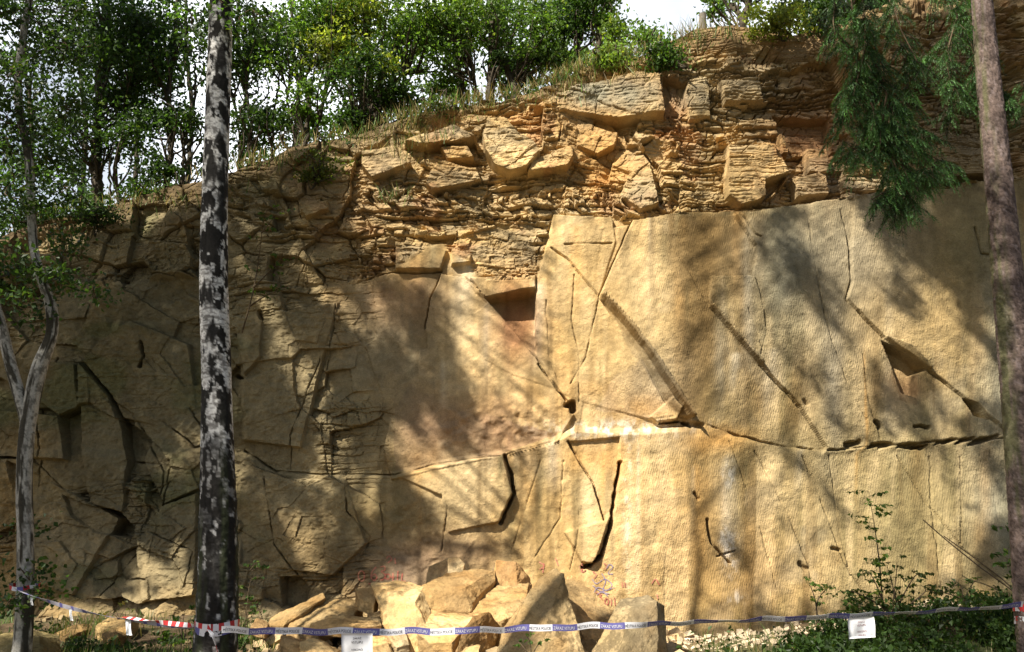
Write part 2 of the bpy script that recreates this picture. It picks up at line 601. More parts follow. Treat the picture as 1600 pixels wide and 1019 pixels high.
# open cracks: points (u, v), half width px, depth m
CRACKS = [
    ([(788, 712), (800, 742), (803, 770), (792, 795), (783, 816)], 3.2, .30),
    ([(968, 722), (966, 745), (958, 790), (952, 830), (938, 868), (924, 884)], 3.2, .40),
    ([(938, 868), (924, 884), (912, 886)], 4.5, .35),
    ([(888, 690), (905, 720), (926, 755), (937, 790), (944, 813)], 2.0, .2),
    
    ([(765, 475), (800, 514), (838, 560), (870, 605), (896, 645)], 1.5, .12),
    ([(690, 430), (672, 470), (664, 512)], 1.4, .12),
    ([(860, 388), (885, 405), (915, 440), (935, 465)], 1.7, .12),
    ([(905, 340), (960, 340)], 1.0, .06), ([(882, 383), (955, 382)], 1.6, .1),
    ([(935, 465), (985, 350)], 1.2, .08),
    ([(905, 628), (905, 560), (893, 500), (897, 430)], .9, .07),
    ([(935, 465), (915, 560), (892, 600)], .9, .06),
    ([(853, 470), (858, 560), (870, 590)], .8, .06),
    ([(840, 570), (870, 610), (885, 625)], 2.0, .15),
    ([(884, 632), (894, 628), (897, 640)], 7, .3),
    ([(1180, 575), (1240, 640)], 1.1, .08), ([(1308, 478), (1366, 536)], 1.2, .1),
    ([(1432, 584), (1536, 668)], 1.2, .08), 
    ([(1300, 340), (1312, 400), (1315, 450), (1308, 476)], 1.4, .1),
    ([(1172, 440), (1185, 500), (1187, 530), (1180, 560)], 1.1, .08), ([(1150, 345), (1170, 375), (1180, 380)], 1.5, .12),
    ([(1160, 490), (1182, 550)], .8, .05), ([(1020, 345), (1100, 480)], .8, .05),
    ([(1250, 350), (1275, 500), (1310, 600), (1340, 660)], .8, .05),
    ([(1335, 560), (1345, 640), (1360, 690)], .8, .05),
    ([(1100, 668), (1150, 684), (1220, 700), (1300, 706), (1360, 699), (1400, 698), (1470, 690), (1530, 690), (1620, 682), (1800, 680)], 1.3, .10),
    ([(1352, 664), (1360, 672)], 5, .2), ([(1412, 670), (1434, 671)], 4, .18), ([(1310, 699), (1330, 694)], 5, .2), ([(1350, 699), (1375, 697)], 5, .22),
    ([(1392, 700), (1440, 700)], 4.5, .24), ([(1455, 694), (1475, 690)], 4, .2), ([(1485, 692), (1500, 688)], 4, .2), ([(1512, 692), (1536, 688)], 5, .2),
    ([(1255, 712), (1290, 800), (1320, 880), (1355, 930)], 1.0, .07), ([(1296, 712), (1312, 830), (1330, 900)], .9, .06),
    ([(1400, 712), (1450, 790), (1500, 850), (1570, 915)], .9, .06), ([(1452, 712), (1456, 800), (1466, 880), (1470, 920)], .9, .06),
    ([(1180, 705), (1230, 800), (1262, 880), (1268, 910)], .9, .06), ([(1140, 690), (1180, 800), (1215, 920)], .7, .04),
    ([(1500, 712), (1502, 850)], .7, .04), ([(1545, 700), (1565, 850)], .7, .04),
    ([(1104, 812), (1112, 850), (1140, 880)], 2.2, .14), ([(1120, 870), (1150, 860)], 1.5, .1),
    ([(1084, 770), (1090, 780)], 3, .1), ([(1250, 880), (1260, 890)], 4, .1), ([(1300, 856), (1312, 859)], 3, .08),
    ([(615, 742), (700, 722), (786, 712), (862, 690)], 1.4, .1), ([(380, 704), (430, 736), (500, 740), (612, 742)], 1.5, .12),
    ([(500, 560), (455, 680), (452, 735)], 1.0, .08), ([(525, 470), (500, 650), (510, 740)], .9, .07), ([(470, 450), (478, 420), (490, 380)], 1.3, .1),
    ([(538, 740), (545, 800), (580, 840), (560, 880)], 1.1, .1), ([(412, 745), (430, 850), (470, 905)], .9, .08),
    ([(690, 772), (700, 790), (694, 830), (690, 860)], 1.1, .09), ([(880, 720), (875, 810), (830, 880)], .7, .05),
    ([(905, 800), (900, 850), (890, 890)], .7, .05), ([(845, 720), (800, 860)], .7, .04),
    ([(612, 425), (650, 428), (690, 425)], 2.0, .15), ([(560, 440), (612, 425)], 1.8, .14),
    ([(230, 540), (233, 560), (225, 575)], 3, .25), ([(260, 660), (300, 690), (310, 700), (340, 690)], 1.6, .15),
    ([(215, 650), (260, 740), (255, 800)], 1.2, .1), ([(270, 720), (262, 790)], 1.0, .1), ([(200, 720), (250, 725)], 1.4, .14),
    ([(90, 560), (60, 620), (70, 700), (60, 760)], 1.6, .15), ([(300, 640), (345, 700)], 1.2, .1), ([(205, 905), (235, 905)], 1.6, .14),
    ([(160, 930), (215, 860)], 1.0, .1), ([(410, 490), (412, 500)], 4, .2), ([(240, 830), (310, 860), (300, 915)], .9, .08), ([(366, 585), (380, 592)], 3, .2),
    ([(1300, 325), (1440, 298)], 1.6, .12), ([(1500, 370), (1510, 410), (1540, 415)], 1.6, .12), ([(1245, 630), (1250, 636)], 4, .06),
    ([(1065, 662), (1090, 668)], 4, .25), ([(1030, 661), (1060, 660)], 3, .2), ([(1040, 30), (1070, 60)], 2, .1),
]
# pigment of the rock, plus shade darkened into the left: u, v, ru, rv, colour, strength
TAN, PALE, ORANGE = (.49, .338, .150), (.57, .43, .235), (.46, .25, .075)
GREY, BROWN, RED, OLIVE, WHITE = (.25, .21, .14), (.135, .085, .032), (.30, .145, .065), (.205, .165, .078), (.70, .66, .58)
LICHEN = (.21, .205, .155)
STAINS_SHADE = [
    (1095, 395, 48, 62, BROWN, .95), (1085, 560, 34, 130, BROWN, .8), (1160, 620, 40, 60, BROWN, .45), (1115, 760, 26, 130, BROWN, .4), (1010, 600, 55, 60, GREY, .55), (960, 540, 30, 80, TAN, .5), (1120, 640, 30, 60, OLIVE, .4),
    (1120, 560, 9, 70, GREY, .7), (1230, 420, 60, 90, LICHEN, .7), (1330, 420, 90, 110, GREY, .75), (1500, 380, 70, 120, OLIVE, .8), (1290, 560, 26, 160, GREY, .7),
    (1545, 560, 40, 140, LICHEN, .75), (1420, 520, 80, 60, TAN, .4), (1220, 700, 100, 40, OLIVE, .4), (1400, 610, 30, 25, RED, .35), (1400, 800, 120, 80, OLIVE, .5), (1560, 800, 40, 80, LICHEN, .6),
    (808, 505, 34, 55, (.27, .125, .06), .9), (760, 640, 80, 18, ORANGE, .35), (700, 660, 110, 40, (.27, .16, .095), .75), (1000, 640, 40, 18, ORANGE, .4), (930, 610, 30, 14, ORANGE, .35),
    (960, 672, 90, 12, WHITE, .5), (925, 715, 40, 26, ORANGE, .65), (1120, 690, 40, 16, ORANGE, .7), (1139, 745, 8, 16, WHITE, .45), (1142, 862, 9, 30, WHITE, .85), (1132, 840, 6, 14, WHITE, .6), (1150, 935, 10, 9, WHITE, .5),
    (980, 780, 6, 90, WHITE, .35), (1060, 800, 40, 130, ORANGE, .25), (1150, 900, 80, 80, ORANGE, .30), (640, 800, 60, 70, BROWN, .5), (560, 800, 90, 70, OLIVE, .5), (700, 865, 80, 30, (.25, .16, .10), .6),
    (620, 900, 70, 40, (.20, .14, .10), .7), (500, 880, 80, 60, BROWN, .5), (600, 560, 110, 90, GREY, .6), (610, 470, 70, 40, (.33, .19, .12), .45), (560, 650, 60, 60, OLIVE, .5),
    (720, 560, 40, 90, PALE, .35), (900, 480, 60, 110, TAN, .4), (1000, 440, 45, 80, PALE, .4), (900, 370, 50, 30, PALE, .3), (720, 760, 60, 40, PALE, .45), (980, 780, 60, 90, PALE, .3),
    (950, 155, 90, 28, LICHEN, .85), (700, 212, 50, 14, GREY, .6), (610, 250, 40, 20, GREY, .5), (930, 235, 45, 35, ORANGE, .6), (950, 280, 40, 24, ORANGE, .45), (1050, 170, 18, 50, RED, .6),
    (1260, 200, 50, 40, RED, .75), (1290, 215, 30, 60, RED, .5), (1150, 130, 90, 50, GREY, .5), (800, 245, 40, 30, PALE, .4), (1000, 305, 30, 24, GREY, .6), (1160, 290, 40, 40, TAN, .6),
    (1290, 300, 60, 20, (.36, .24, .13), .5), (820, 180, 60, 14, ORANGE, .3), (560, 320, 60, 60, RED, .25), (300, 330, 40, 30, RED, .35), (440, 560, 10, 90, PALE, .35),
    (150, 600, 260, 400, (.112, .096, .056), .88), (300, 600, 160, 400, (.150, .126, .073), .75), (440, 600, 120, 300, (.22, .18, .105), .6), (1500, 170, 140, 120, (.14, .105, .06), .8), (1280, 120, 60, 60, (.22, .15, .08), .5),  # left-hand olive tones darkened further to deepen the wall's shade
]

print('cliff')
X0, X1, Z0, Z1, DS = -13.0, 12.0, -0.8, 14.0, 0.0150
gx = np.concatenate([np.arange(X0, -9.8, .07), np.arange(-9.8, 9.0, DS), np.arange(9.0, X1, .07)])
gz = np.concatenate([np.arange(Z0, -.3, .05), np.arange(-.3, 11.4, DS), np.arange(11.4, Z1, .07)])
NX, NZ = len(gx), len(gz)
X, Z = np.meshgrid(gx, gz, indexing='ij')
BY = base_y(X, Z)
U, V, _ = project(X, BY, Z)
# large undulations first, so that details sit where the photograph has them
macro = .55 * fbm(U / 420, V / 420, 11, 3)
ledge_u = [-900, 380, 430, 500, 610, 700, 780, 860, 900, 1000, 1095, 1150, 1220, 1300, 1400, 1530, 1620, 2400]
ledge_v = [705, 705, 735, 740, 742, 722, 708, 690, 668, 672, 668, 684, 700, 705, 700, 690, 682, 680]
LE = np.interp(U, ledge_u, ledge_v) + 5 * fbm(U / 30, V / 300, 5, 3)
low = sstep(-5, 9, V - LE)
cen = sstep(560, 700, U) * (1 - sstep(1080, 1180, U))
macro = macro + low * (.30 * sstep(560, 700, U) + .05 * sstep(1060, 1140, U) + .07 * sstep(700, 560, U))
macro = macro + .35 * sstep(0, 200, V - 820) * sstep(900, 200, U)         # the left foot stands out
Y1 = BY - macro
U, V, _ = project(X, Y1, Z)
wu, wv = 5 * fbm(U / 26, V / 26, 21, 3), 5 * fbm(U / 26, V / 26, 22, 3)
Uw, Vw = U + wu, V + wv
LBv = np.interp(U + 9 * fbm(U / 18, V / 18, 9, 3), LU, LV) + 16 * fbm(U / 40, V / 200, 8, 3)
WL = sstep(6, -6, V - LBv)                                                # thin-bedded upper part
WL_soft = sstep(60, -30, V - LBv)
WF = sstep(640, 470, U + 60 * fbm(U / 90, V / 90, 31, 2)) * (1 - WL)      # broken left part
WM = np.clip(1 - WL - WF, 0, 1)                                           # massive faces
RB = sstep(1030, 1090, U) * WL                                            # neat bed stack on the right


def beds(seed, tmin, tmax, wmin, wmax, warp, dip=0.0):
    r = np.random.default_rng(seed)
    vv = V + warp * fbm(U / 150, V / 220, seed, 3) + 5 * fbm(U / 22, V / 40, seed + 1, 3) + dip * (U - 800) + 400
    b = np.cumsum(tmin + (tmax - tmin) * r.random(400) ** 2.2)
    k = np.clip(np.searchsorted(b, vv), 1, 399)
    t0, th = b[k - 1], b[k] - b[k - 1]
    fv = (vv - t0) / th
    wid = (wmin * (wmax / wmin) ** r.random(400))[k]
    lean = r.uniform(-.9, .9, 400)[k] * th / np.maximum(wid, 1) * 1.2
    s = (U + 14 * fbm(U / 24, V / 24, seed + 2, 3)) / wid + r.uniform(0, 9, 400)[k] + lean * (fv - .5)
    c = np.floor(s)
    fu = s - c
    cut = .25 + .5 * h2(c, k, seed + 4)                 # slabs snap at uneven places
    c2 = 2 * c + (fu > cut)
    eu = np.minimum(np.minimum(fu, 1 - fu), np.abs(fu - cut)) * wid
    a, e, g = h2(c2, k, seed), h2(c2, k, seed + 7), h2(c2, k, seed + 9)
    gap = h2(c2, k, seed + 12)
    ev = np.minimum(fv, 1 - fv) * th
    op = sstep(-.14, .10, fbm(U / 46, V / 20, seed + 14, 3))   # bedding joints open and close along their length
    gr = np.maximum(sstep(1.9, .3, ev) * op, sstep(1.6, .3, eu) * (gap > .62))
    d = (a - .5) * .9 + (e - .5) * (fu - .5) * 1.5 + (g - .35) * (fv - .5) * .9
    return d, gr, fv, r.uniform(-1, 1, 400)[k]


d1, e1, f1, k1 = beds(101, 5, 26, 22, 140, 34, .02)
d2, e2, f2, k2 = beds(202, 4, 13, 12, 64, 40, -.03)
d3, e3, f3, k3 = beds(303, 3, 9, 16, 90, 30, .01)
rubble = sstep(-.05, .12, fbm(U / 110, V / 80, 41, 3) + .10 * sstep(620, 700, U) * sstep(60, 20, np.abs(V - 320)))
dA = .17 * d1 + .06 * k1 - .09 * e1
dB = .22 * d2 + .06 * k2 - .07 * e2
dA = dA + .055 * d3 - .03 * e3
dB = dB + .04 * d3 - .015 * e3
F1a, F2a, ca, cb, fx, fy = voro(Uw / 62 + .4 * fbm(U / 70, V / 70, 51, 2), Vw / 44, 61)
dC = .34 * (h2(ca, cb, 62) - .5) + .42 * (h2(ca, cb, 63) - .5) * fx + .42 * (h2(ca, cb, 64) - .42) * fy - .10 * sstep(.06, .0, F2a - F1a)
mixr = np.where(RB > .5, .25, 1.0)
flk = sstep(250, 300, V + 20 * fbm(U / 50, V / 50, 43, 2)) * sstep(520, 580, U) * sstep(980, 900, U)   # flaky beds
blk = sstep(.02, .10, fbm(U / 160, V / 120, 42, 2)) * mixr * (1 - .85 * flk)
rubble = np.maximum(rubble, flk)
blk = np.maximum(blk, .95 * sstep(600, 520, U) * sstep(-.06, .06, fbm(U / 120, V / 90, 47, 3)))
DL = dA * (1 - rubble * mixr) + dB * rubble * mixr
DL = DL * (1 - .75 * blk) + dC * .9 * blk
B1, B2, ba, bb, bx, by = voro(Uw / 95 + .5 * fbm(U / 80, V / 80, 171, 3), Vw / 110 + .3 * fbm(U / 60, V / 60, 172, 2), 173)
DL = DL * .85 + (1 - .55 * flk) * (.30 * (h2(ba, bb, 174) - .5) + .55 * (h2(ba, bb, 175) - .5) * bx + .45 * (h2(ba, bb, 176) - .5) * by)
# broken faces on the left
G1, G2, ga, gb, hx, hy = voro(Uw / 125 + .22 * fbm(U / 120, V / 120, 71, 2), Vw / 105 + .2 * fbm(U / 90, V / 90, 72, 2), 73)
K1, K2, ka, kb, kx, ky = voro(Uw / 46, Vw / 36 + .3 * fbm(U / 60, V / 60, 75, 2), 76)
DF = .26 * (h2(ga, gb, 81) - .5) + .55 * (h2(ga, gb, 82) - .5) * hx + .55 * (h2(ga, gb, 83) - .45) * hy - .06 * sstep(.016, 0, G2 - G1) * (h2(ga, gb, 87) > .5)
sm = sstep(-.04, .10, fbm(U / 140, V / 140, 85, 2) + .05 * sstep(640, 500, V))
DF = DF + sm * (.14 * (h2(ka, kb, 84) - .5) + .22 * (h2(ka, kb, 85) - .5) * kx + .22 * (h2(ka, kb, 86) - .4) * ky - .035 * sstep(.025, 0, K2 - K1) * (h2(ka, kb, 87) > .7))
DF = DF + .5 * dA * sstep(.0, .12, fbm(U / 200, V / 100, 88, 2) + .12 * sstep(520, 440, V))
DM = .10 * fbm(U / 130, V / 190, 91, 4) + .05 * fbm(U / 30, V / 30, 92, 3) * (1 - .5 * sstep(1040, 1120, U))
DM = DM + .05 * fbm(U / 40, V / 300, 96, 2) * sstep(1080, 1140, U)
midl = sstep(640, 720, U) * sstep(900, 840, U) * sstep(620, 650, V) * sstep(715, 690, V) + sstep(560, 620, U) * sstep(720, 660, U) * sstep(760, 800, V)
DM = DM + midl * (.10 * fbm(U / 22, V / 16, 93, 3))
DL = DL - RB * (.07 * e1 + .05 * e3) * (1 - .6 * blk)
D = WL * DL + WF * DF + WM * DM
# scraps and shallow spalls on the big faces
q1, q2, qa, qb, qx, qy = voro(Uw / 150, Vw / 120, 95)
spall = (h2(qa, qb, 96) > .55) * WM
D = D + .5 * spall * (1 - .75 * sstep(1000, 1100, U)) * (.05 * (h2(qa, qb, 97) - .5) + .08 * (h2(qa, qb, 98) - .5) * qx)


def box(P, pad):
    a = np.array([p[:2] for p in P])
    u0, v0 = a.min(0) - pad
    u1, v1 = a.max(0) + pad
    return np.nonzero(((U > u0) & (U < u1) & (V > v0) & (V < v1)).ravel())[0]


Df, Uf, Vf, Uwf, Vwf = D.ravel(), U.ravel(), V.ravel(), Uw.ravel(), Vw.ravel()
uwf2, vwf2 = (U + .45 * wu).ravel(), (V + .45 * wv).ravel()
keep = np.ones_like(Df)
for P, d, tu, tv in BLOCKS:
    ix = box(P, 12)
    if not len(ix):
        continue
    m = inpoly(uwf2[ix], vwf2[ix], P)
    jx = ix[m]
    c = np.mean(P, 0)
    big = (np.ptp(np.array(P)[:, 0]) > 250)
    ed, _ = pdist(uwf2[jx], vwf2[jx], P, True)
    f = sstep(0, .6 if big else 2.0, ed)
    if big and c[0] > 1100 and d > 0:
        f = f * (1 - low.ravel()[jx])
    if not big:
        Df[jx] *= (1 - .72 * f)
    Df[jx] += f * (d + tu * (Uf[jx] - c[0]) / 100 + tv * (Vf[jx] - c[1]) / 100)
for A_, B_, d in RAMPS:
    P = A_ + B_[::-1]
    ix = box(P, 4)
    m = inpoly(uwf2[ix], vwf2[ix], P)
    jx = ix[m]
    a, _ = pdist(uwf2[jx], vwf2[jx], A_)
    b, _ = pdist(uwf2[jx], vwf2[jx], B_)
    t = a / (a + b + 1e-6)
    Df[jx] += d * t - .12 * d * sstep(0, .15, t) * sstep(.4, .15, t)
for P, hw, dep in CRACKS:
    ix = box(P, 14 + hw)
    if not len(ix):
        continue
    d, t = pdist(Uf[ix] + .7 * wu.ravel()[ix], Vf[ix] + .7 * wv.ravel()[ix], P)
    n = vn(Uf[ix] / 9, Vf[ix] / 9, 33)
    ww = hw * (.35 + .9 * n) if hw > 2 else hw * (.2 + .7 * n)
    fade = (.25 + .75 * sstep(.2, .5, vn(Uf[ix] / 22, Vf[ix] / 22, 34))) if hw < 2 else 1
    Df[ix] -= (dep if hw > 2 else dep * .8) * sstep(ww + (.8 if hw > 2 else .75), ww * .3, d) * fade
D = Df.reshape(D.shape)
rg = np.abs(fbm(U / 24, V / 16, 196, 4))
D += .012 * fbm(U / 9, V / 7, 99, 3) + (WL * (1 - .55 * RB) + WF) * (.04 * fbm(U / 7, V / 4.5, 197, 3) + .05 * rg)
D += WF * (.16 * np.abs(fbm(U / 70, V / 60, 198, 5)) + .07 * fbm(U / 20, V / 26, 199, 3))

# bend back over the edge
topv = np.interp(U, TU, TV) + 10 * fbm(U / 26, U * 0, 55, 3)
up = np.clip((topv - V) / 88, 0, None)
sth = 26 + 26 * sstep(1040, 1090, U) * sstep(1330, 1290, U)
soil = sstep(-sth, -sth + 26, topv - V + 30 * fbm(U / 40, V / 30, 56, 3))
D = D * (1 - .8 * soil) + soil * .12 * fbm(U / 50, V / 30, 57, 4)
cliffY = Y1 - D
Zb = Z - up * .80
Yb = cliffY + up * 1.25 + .25 * sstep(0, .6, up)
# rock pigment and the shade painted into it
Cc = np.empty(U.shape + (3,), np.float32)
Cc[:] = TAN
def mixc(w_, col):
    global Cc
    Cc = Cc * (1 - w_[..., None]) + np.asarray(col, np.float32) * w_[..., None]
mixc(.75 * sstep(-.05, .16, fbm(U / 170, V / 170, 120, 4)), PALE)
mixc(.5 * sstep(.03, .2, fbm(U / 90, V / 120, 121, 4)), ORANGE)
mixc(.65 * sstep(.0, .2, fbm(U / 200, V / 260, 122, 4)) * sstep(1060, 1200, U), OLIVE)
mixc(.60 * sstep(1010, 1180, U) * WM * (.6 + .8 * np.clip(fbm(U / 150, V / 200, 145, 3) + .5, 0, 1)), (.275, .215, .110))
mixc(.7 * sstep(.0, .14, fbm(U / 24, V / 500, 146, 3)) * WM * sstep(1000, 1100, U), (.19, .145, .065))
mixc(.5 * sstep(.04, .18, fbm(U / 30, V / 420, 147, 3)) * WM * sstep(640, 740, U) * sstep(1100, 1000, U), (.33, .205, .075))
mixc(.55 * sstep(.05, .25, fbm(U / 70, V / 60, 123, 4)), GREY)
mixc(.55 * sstep(.04, .22, fbm(U / 18, V / 300, 124, 3)) * WM, BROWN)
mixc(.55 * sstep(.02, .2, fbm(U / 34, V / 420, 144, 3)) * WM * sstep(1000, 1100, U), OLIVE)
mixc(.6 * sstep(.03, .22, fbm(U / 26, V / 320, 125, 3)) * WM * sstep(600, 1000, U), PALE)
mixc(WL * .5 * sstep(-.12, .16, fbm(U / 90, V / 40, 126, 4)), (.40, .27, .135))
mixc(WL * .45 * sstep(.02, .2, fbm(U / 50, V / 22, 127, 3)), GREY)
mixc(WL * .6 * sstep(.10, .24, fbm(U / 45, V / 30, 128, 3)), RED)
hv = h2(ca, cb, 130)
mixc(WL * .35 * hv, GREY)
# seepage streaks running down from beds and ledges
rs = np.random.default_rng(77)
sj = 7 * fbm(U / 50, V / 90, 151, 3)
for q in range(150):
    u0 = rs.uniform(600, 1620)
    v0 = rs.choice([345, 350, 440, 700, 705, 560]) + rs.normal(0, 14)
    ln, wd = rs.uniform(70, 330), rs.uniform(2.5, 17)
    kind = rs.random()
    c = BROWN if kind < .34 else (OLIVE if kind < .52 else (PALE if kind < .76 else ((.60, .52, .38) if kind < .84 else ORANGE)))
    i0, i1 = np.searchsorted(U[:, NZ // 3], [u0 - 4 * wd - 20, u0 + 4 * wd + 20])
    if i1 - i0 < 3:
        continue
    sl = slice(i0, i1)
    t = (V[sl] - v0) / ln
    k = np.exp(-((U[sl] + sj[sl] - u0) / (wd * (.6 + .7 * np.clip(t, 0, 1)))) ** 2) * sstep(-.04, .05, t) * sstep(1.05, .25, t) * rs.uniform(.35, .8)
    k = (k * WM[sl] * (.4 + 1.2 * np.clip(fbm(U[sl] / 12, V[sl] / 60, 152 + q, 2) + .5, 0, 1)))[..., None]
    k = np.clip(k, 0, .85)
    Cc[sl] = Cc[sl] * (1 - k) + np.asarray(c, np.float32) * k
# underside patina with painted shade, a browned recess and the brown crusts
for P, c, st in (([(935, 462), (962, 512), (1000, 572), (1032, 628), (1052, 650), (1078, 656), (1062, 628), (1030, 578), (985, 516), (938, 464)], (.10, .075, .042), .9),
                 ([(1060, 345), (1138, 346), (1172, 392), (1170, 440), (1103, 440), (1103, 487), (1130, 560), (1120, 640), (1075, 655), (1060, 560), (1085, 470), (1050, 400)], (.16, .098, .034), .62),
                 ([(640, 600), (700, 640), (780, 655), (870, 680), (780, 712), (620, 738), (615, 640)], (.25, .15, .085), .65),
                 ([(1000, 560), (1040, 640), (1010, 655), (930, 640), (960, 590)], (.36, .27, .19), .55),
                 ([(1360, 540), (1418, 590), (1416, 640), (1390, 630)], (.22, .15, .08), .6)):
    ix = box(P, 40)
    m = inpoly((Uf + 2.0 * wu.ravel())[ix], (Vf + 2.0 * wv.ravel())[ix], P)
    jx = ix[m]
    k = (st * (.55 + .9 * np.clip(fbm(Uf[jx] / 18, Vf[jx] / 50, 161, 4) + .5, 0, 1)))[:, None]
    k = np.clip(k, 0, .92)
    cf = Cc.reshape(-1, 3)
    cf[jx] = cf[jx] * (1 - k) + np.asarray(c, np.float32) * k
for (u, v, ru, rv, c, s) in STAINS_SHADE:
    e = ((U + 2.2 * wu * min(1, ru / 14) - u) / ru) ** 2 + ((V + 2.2 * wv - v) / rv) ** 2
    k = np.exp(-e * .8) * s
    k = k * (.65 + 1.0 * np.clip(fbm(U / 40, V / 60, int(u) % 97 + 200, 3) + .5, 0, 1))
    if c is WHITE:
        k = k * (.15 + 1.1 * sstep(-.06, .12, fbm(U / 6, V / 11, int(u) % 97 + 300, 4)))
    mixc(np.clip(k, 0, .9).astype(np.float32), c)
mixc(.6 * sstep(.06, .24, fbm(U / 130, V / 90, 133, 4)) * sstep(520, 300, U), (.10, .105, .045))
mixc(.85 * soil * sstep(-.25, .05, fbm(U / 60, V / 24, 134, 4)), (.25, .165, .085))
mixc(.8 * soil * sstep(1000, 500, U), (.10, .075, .042))
mixc(np.clip(sstep(.0, .5, up), 0, 1) * .8, (.12, .09, .05))
Cc *= (1 + .35 * fbm(U / 12, V / 12, 135, 3))[..., None]
pick = (WM * sstep(930, 1060, U + 60 * fbm(U / 60, V / 60, 140, 2)) + .35 * WM * sstep(650, 760, U)) * (1 - soil)
pick *= .5 + 1.0 * np.clip(fbm(U / 120, V / 90, 141, 3) + .5, 0, 1)
CV = np.stack([X, Yb, Zb], -1).reshape(-1, 3)
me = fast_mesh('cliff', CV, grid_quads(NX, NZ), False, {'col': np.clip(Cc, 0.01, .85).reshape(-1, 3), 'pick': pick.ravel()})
wq = (WM * (1 - soil) > .9)
me.polygons.foreach_set('use_smooth', (wq[:-1, :-1] & wq[1:, 1:]).ravel())
cliff = link('cliff', me, M_CLIFF)
tag(cliff, 'sunlit sandstone quarry face with thin beds above smooth worked slabs', 'quarry face', kind='structure')


def on_cliff(u, v):
    """point of the rock face seen at a pixel"""
    p = at(u, v, 14.0)
    for _ in range(6):
        i = int(np.clip(np.searchsorted(gx, p[0]), 0, NX - 1))
        j = int(np.clip(np.searchsorted(gz, p[2]), 0, NZ - 1))
        p = at(u, v, float(cliffY[i, j]))
    return p


# top edge of the face as a function of x
tp = at(TU, TV, 15.2)
def ztop(x):
    return np.interp(x, tp[:, 0], tp[:, 2])


# ------------------------------------------------------------------ ground and hill
def ground_z(x, y):
    x, y = np.asarray(x, float), np.asarray(y, float)
    k = sstep(8.6, 12.6, y)
    z = .30 * sstep(-1.8, -4.5, x) * sstep(10.2, 13.5, y) + .62 * sstep(2.4, 6.8, x) * sstep(9.3, 12.8, y)
    z = z + .34 * np.exp(-((x + .4) / 2.4) ** 2 - ((y - 13.4) / 1.3) ** 2)
    return z + .16 * fbm(x / 1.6, y / 1.6, 300, 4) + .03 * fbm(x * 3, y * 3, 301, 3)


ax = np.concatenate([np.arange(-80, -13, 2.0), np.arange(-13, 13, .07), np.arange(13, 80, 2.0)])
ay = np.concatenate([np.arange(-60, 3, 2.0), np.arange(3, 17, .07), np.arange(17, 18.6, .4)])
AX, AY = np.meshgrid(ax, ay, indexing='ij')
AZ = ground_z(AX, AY)
gc = np.empty(AX.shape + (3,), np.float32)
gc[:] = (.11, .075, .042)
gm = sstep(-.08, .14, fbm(AX / .9, AY / .9, 310, 4))[..., None]
gc = gc * (1 - gm) + np.array((.055, .065, .025)) * gm
gm = (sstep(4, 1, np.abs(AX + .2)) * sstep(11.5, 12.5, AY) * .8)[..., None]
gc = gc * (1 - gm) + np.array((.36, .25, .135)) * gm
me = fast_mesh('ground', np.stack([AX, AY, AZ], -1).reshape(-1, 3), grid_quads(len(ax), len(ay)), True, {'col': gc.reshape(-1, 3)})
tag(link('ground', me, M_EARTH), 'forest floor of earth and moss at the foot of the rock', 'ground', kind='structure')

hx_ = np.arange(-90, 90, .8)
hy_ = np.concatenate([np.arange(0, 6, .3), np.arange(6, 120, 3)])
HX, HD = np.meshgrid(hx_, hy_, indexing='ij')
HB = base_y(np.clip(HX, -12, 11), 7.5) + 1.2
HY = HB + HD
def hill_z(x, y):
    d = np.clip(y - (base_y(np.clip(x, -12, 11), 7.5) + 1.2), 0, None)
    return ztop(x) + .10 + .13 * np.clip(d, 0, 20) + .02 * d + .35 * fbm(np.asarray(x) / 2.5, np.asarray(y) / 2.5, 320, 3)
HZ = hill_z(HX, HY) - .3 * (HD < .2)
hc = np.empty(HX.shape + (3,), np.float32)
hc[:] = (.075, .058, .032)
hm = sstep(-.1, .15, fbm(HX, HY, 322, 3))[..., None]
hc = hc * (1 - hm) + np.array((.04, .055, .02)) * hm
me = fast_mesh('hill', np.stack([HX, HY, HZ], -1).reshape(-1, 3), grid_quads(len(hx_), len(hy_)), True, {'col': hc.reshape(-1, 3)})
tag(link('hill', me, M_EARTH), 'wooded hilltop behind the edge of the quarry', 'hill', kind='structure')
# flanks that carry the hill down beside the built stretch of face
for sgn, x0 in ((-1, X0 + .1), (1, X1 - .1)):
    fx_ = x0 + sgn * np.linspace(0, 70, 60)
    fz_ = np.linspace(-.6, 1, 24)
    FX, FT = np.meshgrid(fx_, fz_, indexing='ij')
    zt = ztop(FX) + .15
    FZ = np.where(FT < 0, FT, FT * zt)
    FY = base_y(np.full(FX.shape, x0), FZ) + np.clip(FT, 0, 1) * .9 - .25 * np.abs(FX - x0) * .35 + .5 * fbm(FX / 3, FZ / 3, 330, 4)
    fq = grid_quads(60, 24)
    me = fast_mesh('terrain', np.stack([FX, FY, FZ], -1).reshape(-1, 3), fq if sgn > 0 else fq[:, ::-1], True,
                   {'col': np.tile(np.array((.12, .09, .05), np.float32), (FX.size, 1))})
    tag(link('terrain', me, M_EARTH), 'rocky flank continuing the quarry face', 'terrain', kind='structure')
print('cliff done')
#PART2
# ------------------------------------------------------------------ fallen blocks
from mathutils import noise as mnoise


